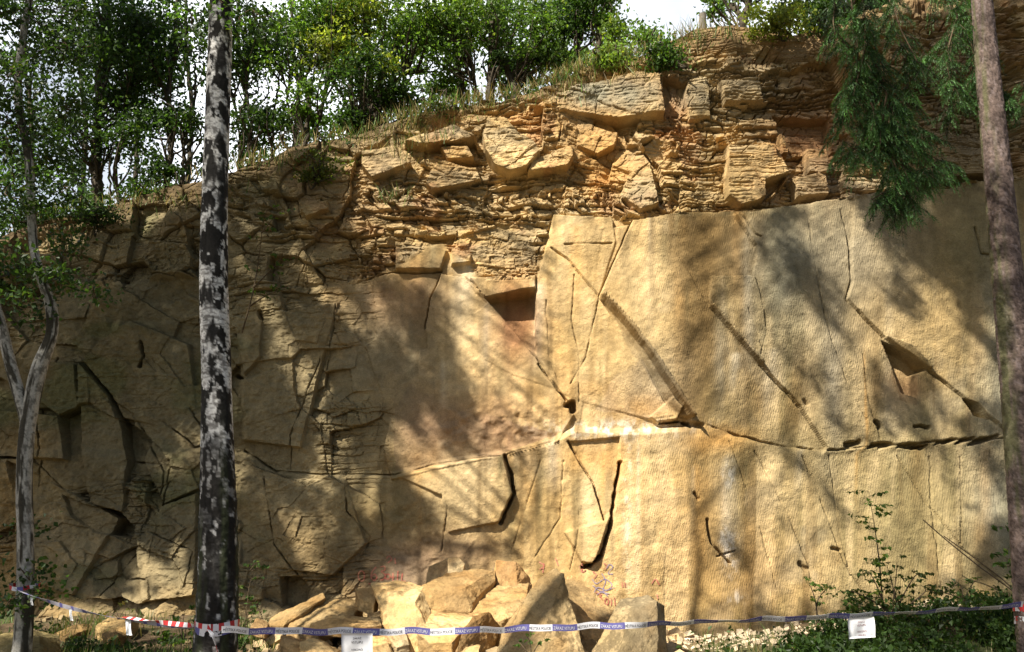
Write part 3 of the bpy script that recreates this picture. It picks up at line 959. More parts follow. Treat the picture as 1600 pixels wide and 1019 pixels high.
def rock_mesh(name, P, bevel=.014, rough=.014, edge=.07, tone=(1, 1, 1), seed=0):
    bm = bmesh.new()
    for p in P:
        bm.verts.new([float(c) for c in p])
    r = bmesh.ops.convex_hull(bm, input=bm.verts)
    bmesh.ops.delete(bm, geom=[v for v in bm.verts if not v.link_faces], context='VERTS')
    bmesh.ops.dissolve_limit(bm, angle_limit=radians(7), verts=bm.verts, edges=bm.edges)
    if bevel:
        bmesh.ops.bevel(bm, geom=bm.edges[:], offset=bevel, segments=2, profile=.6, affect='EDGES', clamp_overlap=True)
    bmesh.ops.triangulate(bm, faces=bm.faces)
    for _ in range(5):
        E = [e for e in bm.edges if e.calc_length() > edge]
        if not E or len(bm.verts) > 9000:
            break
        bmesh.ops.subdivide_edges(bm, edges=E, cuts=1)
        bmesh.ops.triangulate(bm, faces=bm.faces)
    bm.normal_update()
    o = Vector((seed * 3.1, seed * 1.7, seed * .9))
    nv = []
    for v in bm.verts:
        n = mnoise.fractal((v.co + o) * 4.5, .8, 2.0, 6) * rough * 1.1 + abs(mnoise.noise((v.co + o) * Vector((3, 3, 11)))) * rough * .8
        n += abs(mnoise.noise((v.co + o) * 7)) * rough * .9
        n += (mnoise.noise((v.co + o) * 26)) * rough * .35
        nv.append(v.co + v.normal * n)
    for v, c in zip(bm.verts, nv):
        v.co = c
    me = bpy.data.meshes.new(name)
    bm.to_mesh(me)
    bm.free()
    me.polygons.foreach_set('use_smooth', [False] * len(me.polygons))
    a = me.attributes.new('col', 'FLOAT_COLOR', 'POINT')
    cs = []
    for v in me.vertices:
        q = (v.co + o)
        f = .5 + .5 * mnoise.fractal(q * 1.3, 1, 2, 3)
        g = max(0, min(1, .5 + 1.6 * mnoise.fractal(q * 2.6 + Vector((9, 2, 4)), 1, 2, 4)))
        h = max(0, min(1, .2 + 2.0 * mnoise.fractal(q * 1.9 + Vector((3, 7, 1)), 1, 2, 3)))
        nq = v.normal
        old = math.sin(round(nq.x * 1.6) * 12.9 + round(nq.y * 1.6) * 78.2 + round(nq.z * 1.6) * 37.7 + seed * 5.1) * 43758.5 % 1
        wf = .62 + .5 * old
        for i in range(3):
            c = TAN[i] * (1 - f) + PALE[i] * f
            c = c * (1 - .45 * g) + (.30, .21, .11)[i] * .45 * g
            c = c * (1 - .35 * h) + ORANGE[i] * .35 * h
            cs.append(c * tone[i] * wf * (1 + .12 * mnoise.noise(q * 14)))
        cs.append(1)
    a.data.foreach_set('color', cs)
    return me


def settle(o):
    """origin to the base of the thing"""
    vs = np.array([v.co[:] for v in o.data.vertices])
    c = np.array([vs[:, 0].mean(), vs[:, 1].mean(), vs[:, 2].min()])
    o.data.transform(Matrix.Translation(-Vector(c)))
    o.location = c
    return o


def block(label, pts, back=.55, tone=(1, 1, 1), sink=0.0, name='fallen_block', group='blocks of the rockfall', rough=.018, bevel=.004, cat='boulder'):
    """pts: (u, v, Y) of the corners one sees; the far side is completed behind them"""
    P = np.array([at(u, v, Y) for u, v, Y in pts])
    c = P.mean(0)
    B = c + (P - c) * .82
    B[:, 1] += back
    B[:, 2] -= .10 * back
    A = [P, B]
    if sink:
        k = P[:, 2] < P[:, 2].min() + .25
        D_ = np.concatenate([P[k], B[B[:, 2] < B[:, 2].min() + .3]])
        D_ = D_.copy()
        D_[:, 2] -= sink
        A.append(D_)
    global _seed
    _seed += 1
    o = settle(link(name, rock_mesh(name, np.concatenate(A), bevel, rough, 0.045, tone, _seed), M_ROCK))
    tag(o, label, cat, group)
    return o


_seed = 0
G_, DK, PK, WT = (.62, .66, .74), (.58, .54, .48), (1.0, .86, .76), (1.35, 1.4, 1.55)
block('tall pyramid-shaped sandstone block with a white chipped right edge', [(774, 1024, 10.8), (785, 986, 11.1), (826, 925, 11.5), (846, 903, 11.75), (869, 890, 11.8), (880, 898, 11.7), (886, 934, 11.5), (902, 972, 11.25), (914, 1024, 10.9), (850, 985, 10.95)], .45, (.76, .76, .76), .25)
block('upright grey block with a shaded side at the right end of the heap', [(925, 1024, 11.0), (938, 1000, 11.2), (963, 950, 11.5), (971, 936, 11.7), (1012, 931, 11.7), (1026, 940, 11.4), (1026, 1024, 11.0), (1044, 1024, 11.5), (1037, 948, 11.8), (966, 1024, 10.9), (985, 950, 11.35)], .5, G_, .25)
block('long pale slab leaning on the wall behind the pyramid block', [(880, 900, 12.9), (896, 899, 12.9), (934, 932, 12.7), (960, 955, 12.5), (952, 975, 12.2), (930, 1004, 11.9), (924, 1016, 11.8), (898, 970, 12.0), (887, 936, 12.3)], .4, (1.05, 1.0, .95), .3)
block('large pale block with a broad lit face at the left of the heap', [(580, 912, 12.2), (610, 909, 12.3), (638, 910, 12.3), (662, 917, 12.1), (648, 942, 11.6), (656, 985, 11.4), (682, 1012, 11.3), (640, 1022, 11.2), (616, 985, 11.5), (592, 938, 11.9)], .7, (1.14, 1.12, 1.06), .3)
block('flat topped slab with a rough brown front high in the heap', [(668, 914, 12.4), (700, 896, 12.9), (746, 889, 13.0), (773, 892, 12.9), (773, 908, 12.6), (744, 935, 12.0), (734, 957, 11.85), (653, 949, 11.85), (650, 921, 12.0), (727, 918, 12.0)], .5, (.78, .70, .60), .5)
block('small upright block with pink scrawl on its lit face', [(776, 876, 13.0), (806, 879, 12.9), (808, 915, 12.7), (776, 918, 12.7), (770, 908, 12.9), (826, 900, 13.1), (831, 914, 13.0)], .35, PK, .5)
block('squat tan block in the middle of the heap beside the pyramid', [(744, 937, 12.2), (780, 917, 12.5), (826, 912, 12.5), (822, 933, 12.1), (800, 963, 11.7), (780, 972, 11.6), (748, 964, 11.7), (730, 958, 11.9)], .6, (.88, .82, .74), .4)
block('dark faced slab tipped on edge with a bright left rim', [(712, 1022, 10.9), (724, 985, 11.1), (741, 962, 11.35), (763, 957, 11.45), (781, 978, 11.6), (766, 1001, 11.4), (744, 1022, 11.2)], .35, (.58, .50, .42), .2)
block('wide low slab below the broad faced block, split along a dark gap', [(650, 952, 11.9), (735, 962, 11.7), (742, 968, 11.5), (722, 986, 11.2), (706, 1004, 11.0), (672, 1006, 11.05), (655, 990, 11.2)], .5, (1.04, 1.0, .94), .3)
block('long brown slab propped against the wall at the left end', [(421, 968, 12.4), (465, 948, 12.6), (504, 928, 12.8), (508, 934, 12.7), (470, 958, 12.4), (450, 968, 12.2), (443, 978, 12.1), (421, 978, 12.2)], .22, DK, .1)
block('flat sloping slab beside the propped brown slab', [(455, 963, 12.4), (500, 946, 12.7), (546, 933, 12.9), (566, 944, 12.8), (552, 960, 12.4), (500, 980, 12.0), (450, 980, 12.1)], .3, (.98, .95, .9), .2)
block('low lit slab whose front edge hangs over shade', [(486, 976, 11.9), (532, 959, 12.2), (563, 965, 12.2), (592, 969, 12.0), (596, 977, 11.8), (560, 983, 11.6), (520, 986, 11.6)], .35, (1.08, 1.04, .98), .08)
block('small cube-like block left of the broad faced block', [(556, 921, 12.5), (581, 919, 12.5), (588, 934, 12.3), (584, 944, 12.2), (562, 936, 12.3)], .3, (1, .95, .88), .15)
block('grey stone wedged under the broad faced block', [(574, 958, 12.2), (592, 956, 12.2), (610, 967, 11.9), (602, 972, 11.9), (578, 968, 12.0)], .25, G_, .2)
block('small tan stone lying left of the propped slab', [(392, 979, 12.0), (401, 967, 12.2), (418, 976, 12.1), (414, 986, 11.9)], .3, (.8, .72, .66), .1)
block('grey wedge standing against the wall behind the flat topped slab', [(664, 914, 13.1), (671, 886, 13.3), (701, 871, 13.4), (706, 895, 13.2), (690, 910, 13.1)], .25, (.95, .93, .95), .3)
block('white stone with red paint marks on top of the heap', [(702, 873, 13.2), (716, 872, 13.2), (726, 881, 13.1), (722, 899, 13.0), (700, 898, 13.0)], .25, WT, .2)
block('pale stone under the tape, left of the hanging notice', [(470, 1005, 11.3), (490, 997, 11.5), (527, 1019, 11.1), (505, 1030, 11.0), (470, 1026, 11.1)], .4, (1.1, 1.08, 1.04), .2)
block('brown stone under the tape at the edge of the weeds', [(438, 992, 11.6), (470, 1003, 11.4), (478, 1022, 11.1), (456, 1026, 11.1)], .35, (1, .9, .8), .2)
block('grey rounded stone under the tape, right of the notice', [(607, 995, 11.2), (633, 991, 11.3), (640, 1007, 11.1), (620, 1012, 11.0)], .3, (.86, .92, 1.05), .2)
block('reddish stone partly behind the hanging notice', [(574, 998, 11.35), (606, 991, 11.4), (610, 1006, 11.1), (584, 1016, 11.0)], .3, PK, .2)
block('striped brown stone at the bottom edge below the grey one', [(580, 1012, 10.9), (606, 1006, 11.0), (614, 1026, 10.8), (582, 1030, 10.8)], .3, (.7, .66, .6), .1)
block('small light stone at the foot of the tipped slab', [(716, 1022, 10.75), (726, 1013, 10.8), (749, 1011, 10.8), (748, 1026, 10.7)], .2, (1.1, 1.05, 1), .05)
block('stone in the gap between pyramid block and right-hand block', [(908, 1000, 11.9), (918, 992, 12.0), (932, 1004, 11.8), (928, 1024, 11.5), (914, 1024, 11.5)], .3, G_, .1)
block('mossy grey boulder in the bottom left corner', [(-12, 994, 9.2), (20, 988, 9.5), (45, 988, 9.5), (60, 997, 9.3), (64, 1022, 9.0), (-10, 1030, 8.9)], .5, (.50, .56, .52), .3, group='boulders among the weeds')
block('brown boulder among the weeds behind the hanging slips', [(86, 992, 12.4), (104, 982, 12.6), (121, 975, 12.7), (130, 986, 12.4), (102, 998, 12.1)], .4, DK, .2, group='boulders among the weeds')
block('sunlit stone beneath the twisted tape on the left', [(150, 979, 12.2), (172, 965, 12.5), (202, 967, 12.4), (198, 982, 12.1)], .4, (1.0, .95, .85), .2, group='boulders among the weeds')
block('low brown stone right of the sunlit one, half in the grass', [(160, 990, 11.8), (176, 984, 12.0), (184, 996, 11.7), (170, 1000, 11.6)], .3, DK, .1, group='boulders among the weeds')

# loose chips, thousands of them along the foot of the wall
RV, RQ, RC, rn = [], [], [], 0
box8 = np.array([[-1, -1, -1], [1, -1, -1], [1, 1, -1], [-1, 1, -1], [-1, -1, 1], [1, -1, 1], [1, 1, 1], [-1, 1, 1]], float)
q6 = np.array([[0, 3, 2, 1], [4, 5, 6, 7], [0, 1, 5, 4], [1, 2, 6, 5], [2, 3, 7, 6], [3, 0, 4, 7]])
def chips(n, gen, smin, smax, tone):
    global rn
    for _ in range(n):
        x, y = gen()
        s = smin * (smax / smin) ** (rng.random() ** 2)
        b = box8 * rng.uniform(.5, 1.1, (8, 3)) * s * np.array([1, .8, .55])
        M = np.array(Matrix.Rotation(rng.uniform(0, 6.3), 3, 'Z') @ Matrix.Rotation(rng.normal(0, .5), 3, 'X') @ Matrix.Rotation(rng.normal(0, .4), 3, 'Y'))
        RV.append(b @ M.T + np.array([x, y, float(ground_z(x, y)) + s * .25]))
        RQ.append(q6 + rn)
        RC.append(np.tile(np.array(tone) * rng.uniform(.7, 1.25), (8, 1)))
        rn += 8
def along(u0, u1, v0, v1, Y0, Y1):
    def g():
        p = at(rng.uniform(u0, u1), 900, rng.uniform(Y0, Y1))
        return p[0], p[1]
    return g
chips(1500, along(400, 1060, 0, 0, 10.4, 13.4), .015, .16, (.46, .34, .19))
chips(420, along(1040, 1330, 0, 0, 12.3, 13.6), .012, .085, (.52, .42, .29))
chips(260, along(1300, 1580, 0, 0, 12.4, 13.4), .012, .085, (.52, .42, .29))
chips(220, along(60, 420, 0, 0, 11, 14), .012, .08, (.24, .18, .10))
me = fast_mesh('rubble', np.concatenate(RV), np.concatenate(RQ), False, {'col': np.concatenate(RC)})
tag(link('rubble', me, M_ROCK), 'loose sandstone chips strewn along the foot of the wall', 'rubble', kind='stuff')


# ------------------------------------------------------------------ bark
def bark_trunk(name, path, rad, kind, parent, n=420, k=56):
    P = smooth_path(path, n)
    s = np.linspace(0, len(path) - 1, n)
    R = np.interp(s, np.arange(len(path)), rad)
    T = np.gradient(P, axis=0)
    T /= np.linalg.norm(T, axis=1, keepdims=True)
    A = np.cross(T, np.array([0, 1.0, 0]))
    A /= np.linalg.norm(A, axis=1, keepdims=True)
    B = np.cross(A, T)                                   # towards +Y
    th = np.arange(k) * 2 * pi / k + pi / 2              # seam at the back
    TH = np.broadcast_to(th[None, :], (n, k))
    LL = np.concatenate([[0], np.cumsum(np.linalg.norm(np.diff(P, axis=0), axis=1))])
    S = np.broadcast_to(LL[:, None], (n, k))
    zz = np.broadcast_to(P[:, 2:3], (n, k))
    arc = (TH - pi / 2)
    sd = int(abs(path[0][0]) * 100) % 90
    if kind == 'birch':
        lowk = sstep(3.0, 1.5, zz)
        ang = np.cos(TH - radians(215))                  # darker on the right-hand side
        scar = np.zeros((n, k))
        r_ = np.random.default_rng(sd)
        wa, ws = arc + .5 * fbm(arc * 2.2, S * 5, sd + 21, 3), S + .22 * fbm(arc * 3, S * 4, sd + 22, 3)
        for q in np.arange(.4, LL[-1], .21):
            a0, s0_, hh = r_.uniform(1.9, 4.6), q + r_.normal(0, .08), r_.uniform(.10, .34)
            dn = (s0_ - ws) / hh
            scar = np.maximum(scar, sstep(-.04, .06, dn) * sstep(1.15, .8, dn) * sstep(.12, -.10, np.abs(wa - a0) - r_.uniform(.35, .75) * np.clip(dn, 0, 1)))
        f = fbm(arc * 1.3, S * 5, sd + 1, 5) + .5 * fbm(arc * 3.2, S * 13, sd + 2, 4)
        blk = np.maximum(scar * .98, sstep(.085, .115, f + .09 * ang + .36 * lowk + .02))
        plates = sstep(.05, .11, fbm(arc * 3.6, S * 11, sd + 5, 3))
        blk = np.maximum(blk * (1 - .75 * plates * lowk), lowk * .96 * sstep(.10, .04, fbm(arc * 3.6, S * 9, sd + 9, 3)))
        lent = np.maximum(sstep(.08, .15, fbm(arc * 2.4, S * 42, sd + 3, 2)), .7 * sstep(.07, .14, fbm(arc * 5, S * 75, sd + 13, 2))) * .8
        c = np.empty((n, k, 3))
        c[:] = (.60, .59, .575)
        c *= (1 + .35 * fbm(arc * 3, S * 3, sd + 4, 4))[..., None]
        c = c * (1 - lent[..., None]) + np.array((.10, .09, .08)) * lent[..., None]
        c = c * (1 - blk[..., None]) + np.array((.016, .0145, .013)) * (1 + .8 * fbm(arc * 8, S * 8, sd + 6, 3))[..., None] * blk[..., None]
        g = (.4 * sstep(.0, .2, fbm(arc * 2, S * .8, sd + 8, 3)) * lowk)[..., None]
        c = c * (1 - g) + np.array((.06, .075, .03)) * g
        h = .10 * blk * np.abs(fbm(arc * 4, S * 11, sd + 7, 4)) * 2 * (.35 + lowk) + .12 * fbm(arc * .9, S * 1.2, sd + 11, 3) - .012 * lent
    elif kind == 'grey':
        lent = sstep(.06, .14, fbm(arc * 2.2, S * 26, sd + 3, 3)) * .8
        blk = sstep(.04, .13, fbm(arc * 1.6, S * 2.6, sd + 1, 4) + .10 * sstep(2.2, .6, zz))
        c = np.empty((n, k, 3))
        c[:] = (.34, .325, .29)
        c *= (1 + .6 * fbm(arc * 3, S * 4, sd + 4, 4))[..., None]
        m = np.maximum(lent * .8, blk)[..., None]
        c = c * (1 - m) + np.array((.045, .04, .03)) * m
        h = .10 * fbm(arc * 2.5, S * 4, sd + 11, 4) + .05 * fbm(arc * 8, S * 10, sd + 12, 3)
    else:
        F1, F2, a, b, _, _ = voro(arc * 4.2 + .6 * fbm(arc * 5, S * 14, sd, 3), S * 19 + .6 * fbm(arc * 4, S * 10, sd + 2, 2), 7)
        e = sstep(.0, .22, F2 - F1)
        tone = h2(a, b, 9)
        c = np.empty((n, k, 3))
        c[:] = (.140, .102, .088)
        c *= (.55 + .45 * e + .55 * (tone - .5))[..., None]
        lich = sstep(.12, .25, fbm(arc * 6, S * 16, sd + 3, 3))[..., None] * .45
        c = c * (1 - lich) + np.array((.27, .215, .21)) * lich
        g = (.65 * sstep(.2, .9, np.cos(TH)) * sstep(-.05, .15, fbm(arc * 2, S * 1.5, sd + 5, 3)))[..., None]
        c = c * (1 - g) + np.array((.09, .10, .035)) * g
        h = .06 * e + .05 * (tone - .5) + .05 * fbm(arc * 2, S * 2, sd + 6, 3)
    rr = R[:, None] * (1 + h)
    V_ = P[:, None, :] + rr[..., None] * (A[:, None, :] * np.cos(TH)[..., None] + B[:, None, :] * np.sin(TH)[..., None])
    i = np.arange(n - 1)[:, None] * k + np.arange(k)[None, :]
    j = np.arange(n - 1)[:, None] * k + (np.arange(k)[None, :] + 1) % k
    Q = np.stack([i, j, j + k, i + k], -1).reshape(-1, 4)
    me = fast_mesh(name, V_.reshape(-1, 3), Q, True, {'col': np.clip(c, .008, .8).reshape(-1, 3)})
    return link(name, me, M_TRUNK, parent)


def gz1(x, y):
    return float(ground_z(x, y))


# foreground birch
bb_ = at(338, 985, 8.0)
birch = empty('birch_tree', (bb_[0], 8.0, gz1(bb_[0], 8.0)))
tag(birch, 'near birch trunk with black patched white bark and taped foot', 'tree')
pp = [[bb_[0] - .02, 8.0, -.1]] + [list(at(u, v, 8.0)) for u, v in ((338, 985), (341, 800), (338, 600), (334, 450), (336, 300), (341, 150), (346, 0), (352, -140))]
pp += [[pp[-1][0] + .1, 8.05, 8.9], [pp[-1][0] + .1, 8.0, 10.2], [pp[-1][0] - .1, 8.0, 12.0]]
rd = [x * 8.0 / F for x in (36, 29.5, 26.5, 22.5, 22, 21, 20.5, 20, 19)] + [.07, .04, .012]
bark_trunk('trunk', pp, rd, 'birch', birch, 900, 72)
birch_axis = np.array(pp)

# forked tree on the left
lb = at(38, 985, 9.0)
fork = empty('forked_tree', (lb[0], 9.0, gz1(lb[0], 9.0)))
tag(fork, 'grey barked tree with a forked crooked stem at the left edge', 'tree')
f0 = [[lb[0], 9.0, 0.0]] + [list(at(u, v, 9.0)) for u, v in ((37, 985), (40, 860), (38, 760), (43, 670), (46, 640))]
f1_ = [list(at(u, v, 9.0)) for u, v in ((44, 650), (60, 580), (80, 525), (80, 480), (64, 432), (52, 380), (48, 300), (44, 240), (33, 190), (28, 130), (36, 60), (48, -20), (60, -120))] + [[-5.0, 9, 9.6], [-5.2, 8.8, 12.0]]
f2_ = [list(at(u, v, 9.0)) for u, v in ((45, 680), (40, 650), (28, 610), (14, 560), (2, 510), (-12, 460), (-30, 380), (-60, 200))] + [[-6.8, 9.1, 9.5]]
bark_trunk('trunk', f0[:-1] + f1_[1:], [.76 * x * 9 / F for x in (19, 17, 15.5, 15, 15, 16, 12, 11.5, 9.5, 9, 9, 9, 9, 8.5, 8, 7.5, 7, 6, 3)][:len(f0[:-1] + f1_[1:])], 'grey', fork, 620, 44)
bark_trunk('limb', f2_, [.86 * x * 9 / F for x in (11, 11, 10.5, 10, 9.5, 9, 8, 7, 3)], 'grey', fork, 240, 36)

# spruce on the right
sb = at(1628, 1019, 9.0)
spruce = empty('spruce_tree', (sb[0], 9.0, gz1(sb[0], 9.0)))
tag(spruce, 'tall spruce trunk with scaly purple brown bark and drooping green boughs', 'tree')
sp_ = [[sb[0] + .02, 9.0, -.05]] + [list(at(u, v, 9.0)) for u, v in ((1622, 980), (1606, 800), (1590, 600), (1576, 450), (1562, 300), (1546, 140), (1534, 0), (1524, -120))] + [[4.9, 9.0, 10.5], [4.9, 9.0, 15]]
bark_trunk('trunk', sp_, [x * 9 / F for x in (34, 28, 24.5, 23.5, 22, 20.5, 18.5, 16, 15)] + [.09, .03], 'spruce', spruce, 800, 64)


# ------------------------------------------------------------------ unseen leaf crowns, shaped to cast the mapped shade
SH = np.array([
    [.90, .88, .82, .75, .60, .30, .12, .08, .08, .08, .08, .25, .50, .75, .90, .90, .90],
    [.95, .94, .88, .80, .65, .35, .12, .08, .08, .05, .05, .20, .50, .75, .90, .90, .90],
    [.97, .97, .95, .90, .80, .55, .10, .00, .00, .00, .00, .15, .40, .65, .78, .85, .90],
    [1.0, 1.0, 1.0, .95, .82, .60, .05, .00, .00, .00, .00, .08, .20, .40, .60, .85, .90],
    [1.0, 1.0, 1.0, .95, .84, .70, .40, .00, .00, .00, .00, .15, .35, .35, .35, .75, .90],
    [1.0, 1.0, .98, .92, .78, .72, .80, .42, .00, .00, .00, .15, .35, .42, .35, .42, .65],
    [.97, .97, .96, .94, .72, .62, .72, .52, .08, .00, .00, .15, .28, .40, .35, .32, .55],
    [.97, .96, .95, .88, .58, .55, .52, .40, .18, .00, .00, .15, .32, .36, .36, .32, .45],
    [.97, .96, .90, .55, .76, .60, .58, .30, .08, .00, .00, .18, .36, .36, .36, .30, .35],
    [.97, .95, .70, .50, .80, .70, .58, .20, .04, .05, .05, .15, .28, .28, .30, .35, .45],
    [.97, .96, .90, .80, .80, .35, .04, .04, .08, .15, .18, .25, .65, .88, .92, .92, .92]])


def shade(u, v):
    a = np.clip(u / 100, 0, 15.999)
    b = np.clip(v / 100, 0, 9.999)
    i, j = a.astype(int), b.astype(int)
    fu, fv = a - i, b - j
    return (SH[j, i] * (1 - fu) + SH[j, i + 1] * fu) * (1 - fv) + (SH[j + 1, i] * (1 - fu) + SH[j + 1, i + 1] * fu) * fv


NS = 330000
us, vs = rng.uniform(-60, 1660, NS), rng.uniform(-40, 1040, NS)
tv_ = np.interp(us, TU, TV)
YY = np.where(vs > tv_, 0, 17.0)
p = at(us, vs, 14.0)
for _ in range(3):
    p = at(us, vs, np.where(vs > tv_, base_y(p[:, 0], p[:, 2]) - .2, 17.0))
low_ = p[:, 2] < ground_z(p[:, 0], p[:, 1])                # rays that meet the ground first
gp = at(us, vs, 11.3)
p = np.where(low_[:, None], gp, p)
k1_ = rng.random(NS) < .035
ub_, vb_ = rng.uniform(305, 375, NS), rng.uniform(-20, 1030, NS)
p = np.where(k1_[:, None], at(ub_, vb_, 8.0), p)
k2_ = rng.random(NS) < .035
uc_, vc_ = rng.uniform(-20, 90, NS), rng.uniform(-20, 1030, NS)
p = np.where(k2_[:, None], at(uc_, vc_, 9.0), p)
k3_ = rng.random(NS) < .012
ud_, vd_ = rng.uniform(1520, 1640, NS), rng.uniform(-20, 1030, NS)
p = np.where(k3_[:, None], at(ud_, vd_, 9.0), p)
k4_ = rng.random(NS) < .01
ue_, ve_ = rng.uniform(90, 600, NS), rng.uniform(960, 1030, NS)
p = np.where(k4_[:, None], at(ue_, ve_, 7.9), p)
k5_ = rng.random(NS) < .05
x5 = np.where(rng.random(NS) < .7, rng.uniform(3.2, 9, NS), rng.uniform(-8, -2.4, NS))
y5 = rng.uniform(8.2, 13, NS)
p = np.where(k5_[:, None], np.stack([x5, y5, ground_z(x5, y5) + .15], 1), p)
s0 = shade(us, vs) + .16 * fbm(us / 30, vs / 45, 500, 3)
# sharp-edged dapples, slanting like the sunbeams
dap = fbm((us - .75 * vs) / 55, (vs + .4 * us) / 120, 501, 3) * 1.5 + .5
eff = sstep(-.20, .14, s0 + .03 * (us > 1080) - (.15 + .75 * dap) + .10 * fbm(us / 14, vs / 22, 502, 2)) * np.minimum(1, s0 * 1.6 + .25)
eff = np.where(s0 > .9, np.maximum(eff, .93), eff)
eff = np.where(s0 < .05, 0, np.clip(eff, 0, .97))
eff = np.where(k1_, .34, eff)
eff = np.where(k2_, .68, eff)
eff = np.where(k3_, .35, eff)
eff = np.where(k4_, .95, eff)
eff = np.where(k5_, .97 * sstep(2.8, 5.0, np.abs(x5)), eff)
tau = -np.log(1 - eff) / 3.5 * .92
ok = rng.random(NS) < tau
p = p[ok]
done = np.zeros(len(p), bool)
C = np.zeros_like(p)
for _ in range(14):
    t = rng.uniform(9, 25, len(p))
    c = p + t[:, None] * SUN
    a, b, f = project(c[:, 0], c[:, 1], c[:, 2])
    out_ = (b < -45) | (a < -45) | (f < 0.3)
    good = out_ & ~done & (c[:, 2] > 3.5) & (c[:, 2] < 23)
    C[good] = c[good]
    done |= good
C = C[done]
print('canopy leaves', len(C))
# which tree each added shade spray is hung on
hosts = [('birch', birch, np.array([-2.6, 8.0, 11.0])), ('fork', fork, np.array([-6.2, 9.0, 9.5]))]
bt = empty('birch_tree', (1.8, -1.5, 0))  # unseen tree, added to carry leaves that dapple the right wall
tag(bt, 'added birch behind the viewer whose unseen crown shades the rock', 'tree')
lt = empty('shade_tree', (-11.5, 6.0, 0))  # another unseen tree, added to hold the far left shade leaves
tag(lt, 'added broad leaved tree beyond the left of the frame, shading the rock', 'tree')
Tubes().add(smooth_path([[1.8, -1.5, -.2], [1.75, -1.3, 4], [1.6, -.6, 8], [1.5, .6, 13], [1.4, 1.5, 19]], 30), np.linspace(.2, .04, 30), 12, .03).build('trunk', M_BARK, bt)
Tubes().add(smooth_path([[-11.5, 6, -.2], [-11.4, 6.1, 4], [-11.3, 6.2, 8], [-11.2, 6.3, 13], [-11.1, 6.3, 20]], 30), np.linspace(.28, .04, 30), 12, .03).build('trunk', M_BARK, lt)
hosts += [('back', bt, np.array([1.5, .8, 10.5])), ('lime', lt, np.array([-11.2, 6.2, 9]))]
H = np.array([h[2] for h in hosts])
dd = np.linalg.norm((C[:, None, :] - H[None]) * np.array([1, 1, .3]), axis=2)
own = dd.argmin(1)
for i, (nm, o, c) in enumerate(hosts):
    K = C[own == i]
    if len(K) < 20:
        continue
    leaves('crown', K, rng.uniform(.09, .15, len(K)), tints(len(K), MIDG, .3, .1), M_LEAF, o, aspect=.68)  # leaves sit up the sun rays from mapped shade, out of view
    tb = Tubes()
    for q in K[rng.choice(len(K), 46 if i < 2 else 9)]:
        a, b, f = project(q[0], q[1], q[2])
        z0 = max(5.5 if i != 1 else 6.5, q[2] - rng.uniform(1, 3))
        st = np.array([c[0], c[1], z0]) if i else np.array([np.interp(z0, birch_axis[:, 2], birch_axis[:, 0]), 8.0, max(z0, 8.8)])
        if i == 1:
            st = np.array([-5.1, 9.0, max(z0, 9.0)])
        mid = (st + q) / 2 + np.array([0, 0, .5])
        pth = smooth_path([st, mid, q], 10)
        ua, va, fa = project(pth[:, 0], pth[:, 1], pth[:, 2])
        if np.any((fa > .3) & (ua > -10) & (ua < 1610) & (va > -10) & (va < 1030)):
            continue
        tb.add(pth, np.linspace(.022, .005, 10), 5).build('branch', M_BARK, o)
        tb = Tubes()


# ------------------------------------------------------------------ leafy trees on the hilltop
def hill_tree(name, label, stems, crowns, cat='tree', group='trees along the top of the quarry', limbs=16, lsize=(.07, .125), trunk_name='trunk'):
    b0 = at(*stems[0][0][0], stems[0][1])
    zb = float(hill_z(b0[0], b0[1]))
    root = empty(name, (b0[0], b0[1], min(zb, b0[2])))
    tag(root, label, cat, group)
    tb, pts = Tubes(), []
    for P2, Y, w0, w1 in stems:
        Q = [at(u, v, Y + .15 * k) for k, (u, v) in enumerate(P2)]
        Q = [Q[0] + (np.array([0, 0.1, -.7]) if cat == 'tree' else np.array([0, .3, -.12]))] + Q
        S = smooth_path(Q, 8 * len(Q))
        S[3:, :2] += rng.normal(0, .018, (len(S) - 3, 2))
        tb.add(S, np.linspace(w0 * Y / F / 2, w1 * Y / F / 2, len(S)), 9, .05)
        pts.append(S)
    pts = np.concatenate(pts)
    LC, LT, LS = [], [], []
    for u, v, Y, ru, rv, n, base, var in crowns:
        c = at(u, v, Y)
        rx, rz = ru * Y / F, rv * Y / F
        m = max(7, int(n / 110))
        d = rng.normal(0, 1, (m, 3))
        d /= np.linalg.norm(d, axis=1, keepdims=True)
        ctr = c + d * (rng.random((m, 1)) ** .45) * np.array([rx, min(rx, 1.6), rz])
        share = rng.dirichlet(np.full(m, 1.2)) * n * (.82 if cat == 'tree' else 1.1)
        for q, k in zip(ctr, share.astype(int)):
            if k < 3:
                continue
            sg = rng.uniform(.16, .40) * min(1, max(rx, .45) / 1.1)
            L_ = q + rng.normal(0, 1, (k, 3)) * np.array([sg * 1.3, sg, sg * .62])
            L_[:, 2] -= .25 * np.abs(L_[:, 0] - q[0])
            LC.append(L_)
            tn = np.array(base) * math.exp(rng.normal(0, var))
            LT.append(tints(k, tn, .2, .05))
            LS.append(rng.uniform(*lsize, k))
        for q in ctr[rng.choice(m, min(m, limbs), replace=False)]:
            j = np.argmin(np.linalg.norm((pts - q) * np.array([1, 1, .6]) + np.array([0, 0, .5]), axis=1))
            st = pts[j]
            if np.linalg.norm(q - st) > 4.5:
                continue
            mid = (st + q) / 2 + rng.normal(0, .18, 3)
            tb.add(smooth_path([st, mid, q], 9), np.linspace(.028, .006, 9), 5)
    tb.build(trunk_name, M_BARK, root)
    leaves('crown', np.concatenate(LC), np.concatenate(LS), np.concatenate(LT), M_LEAF, root)
    return root


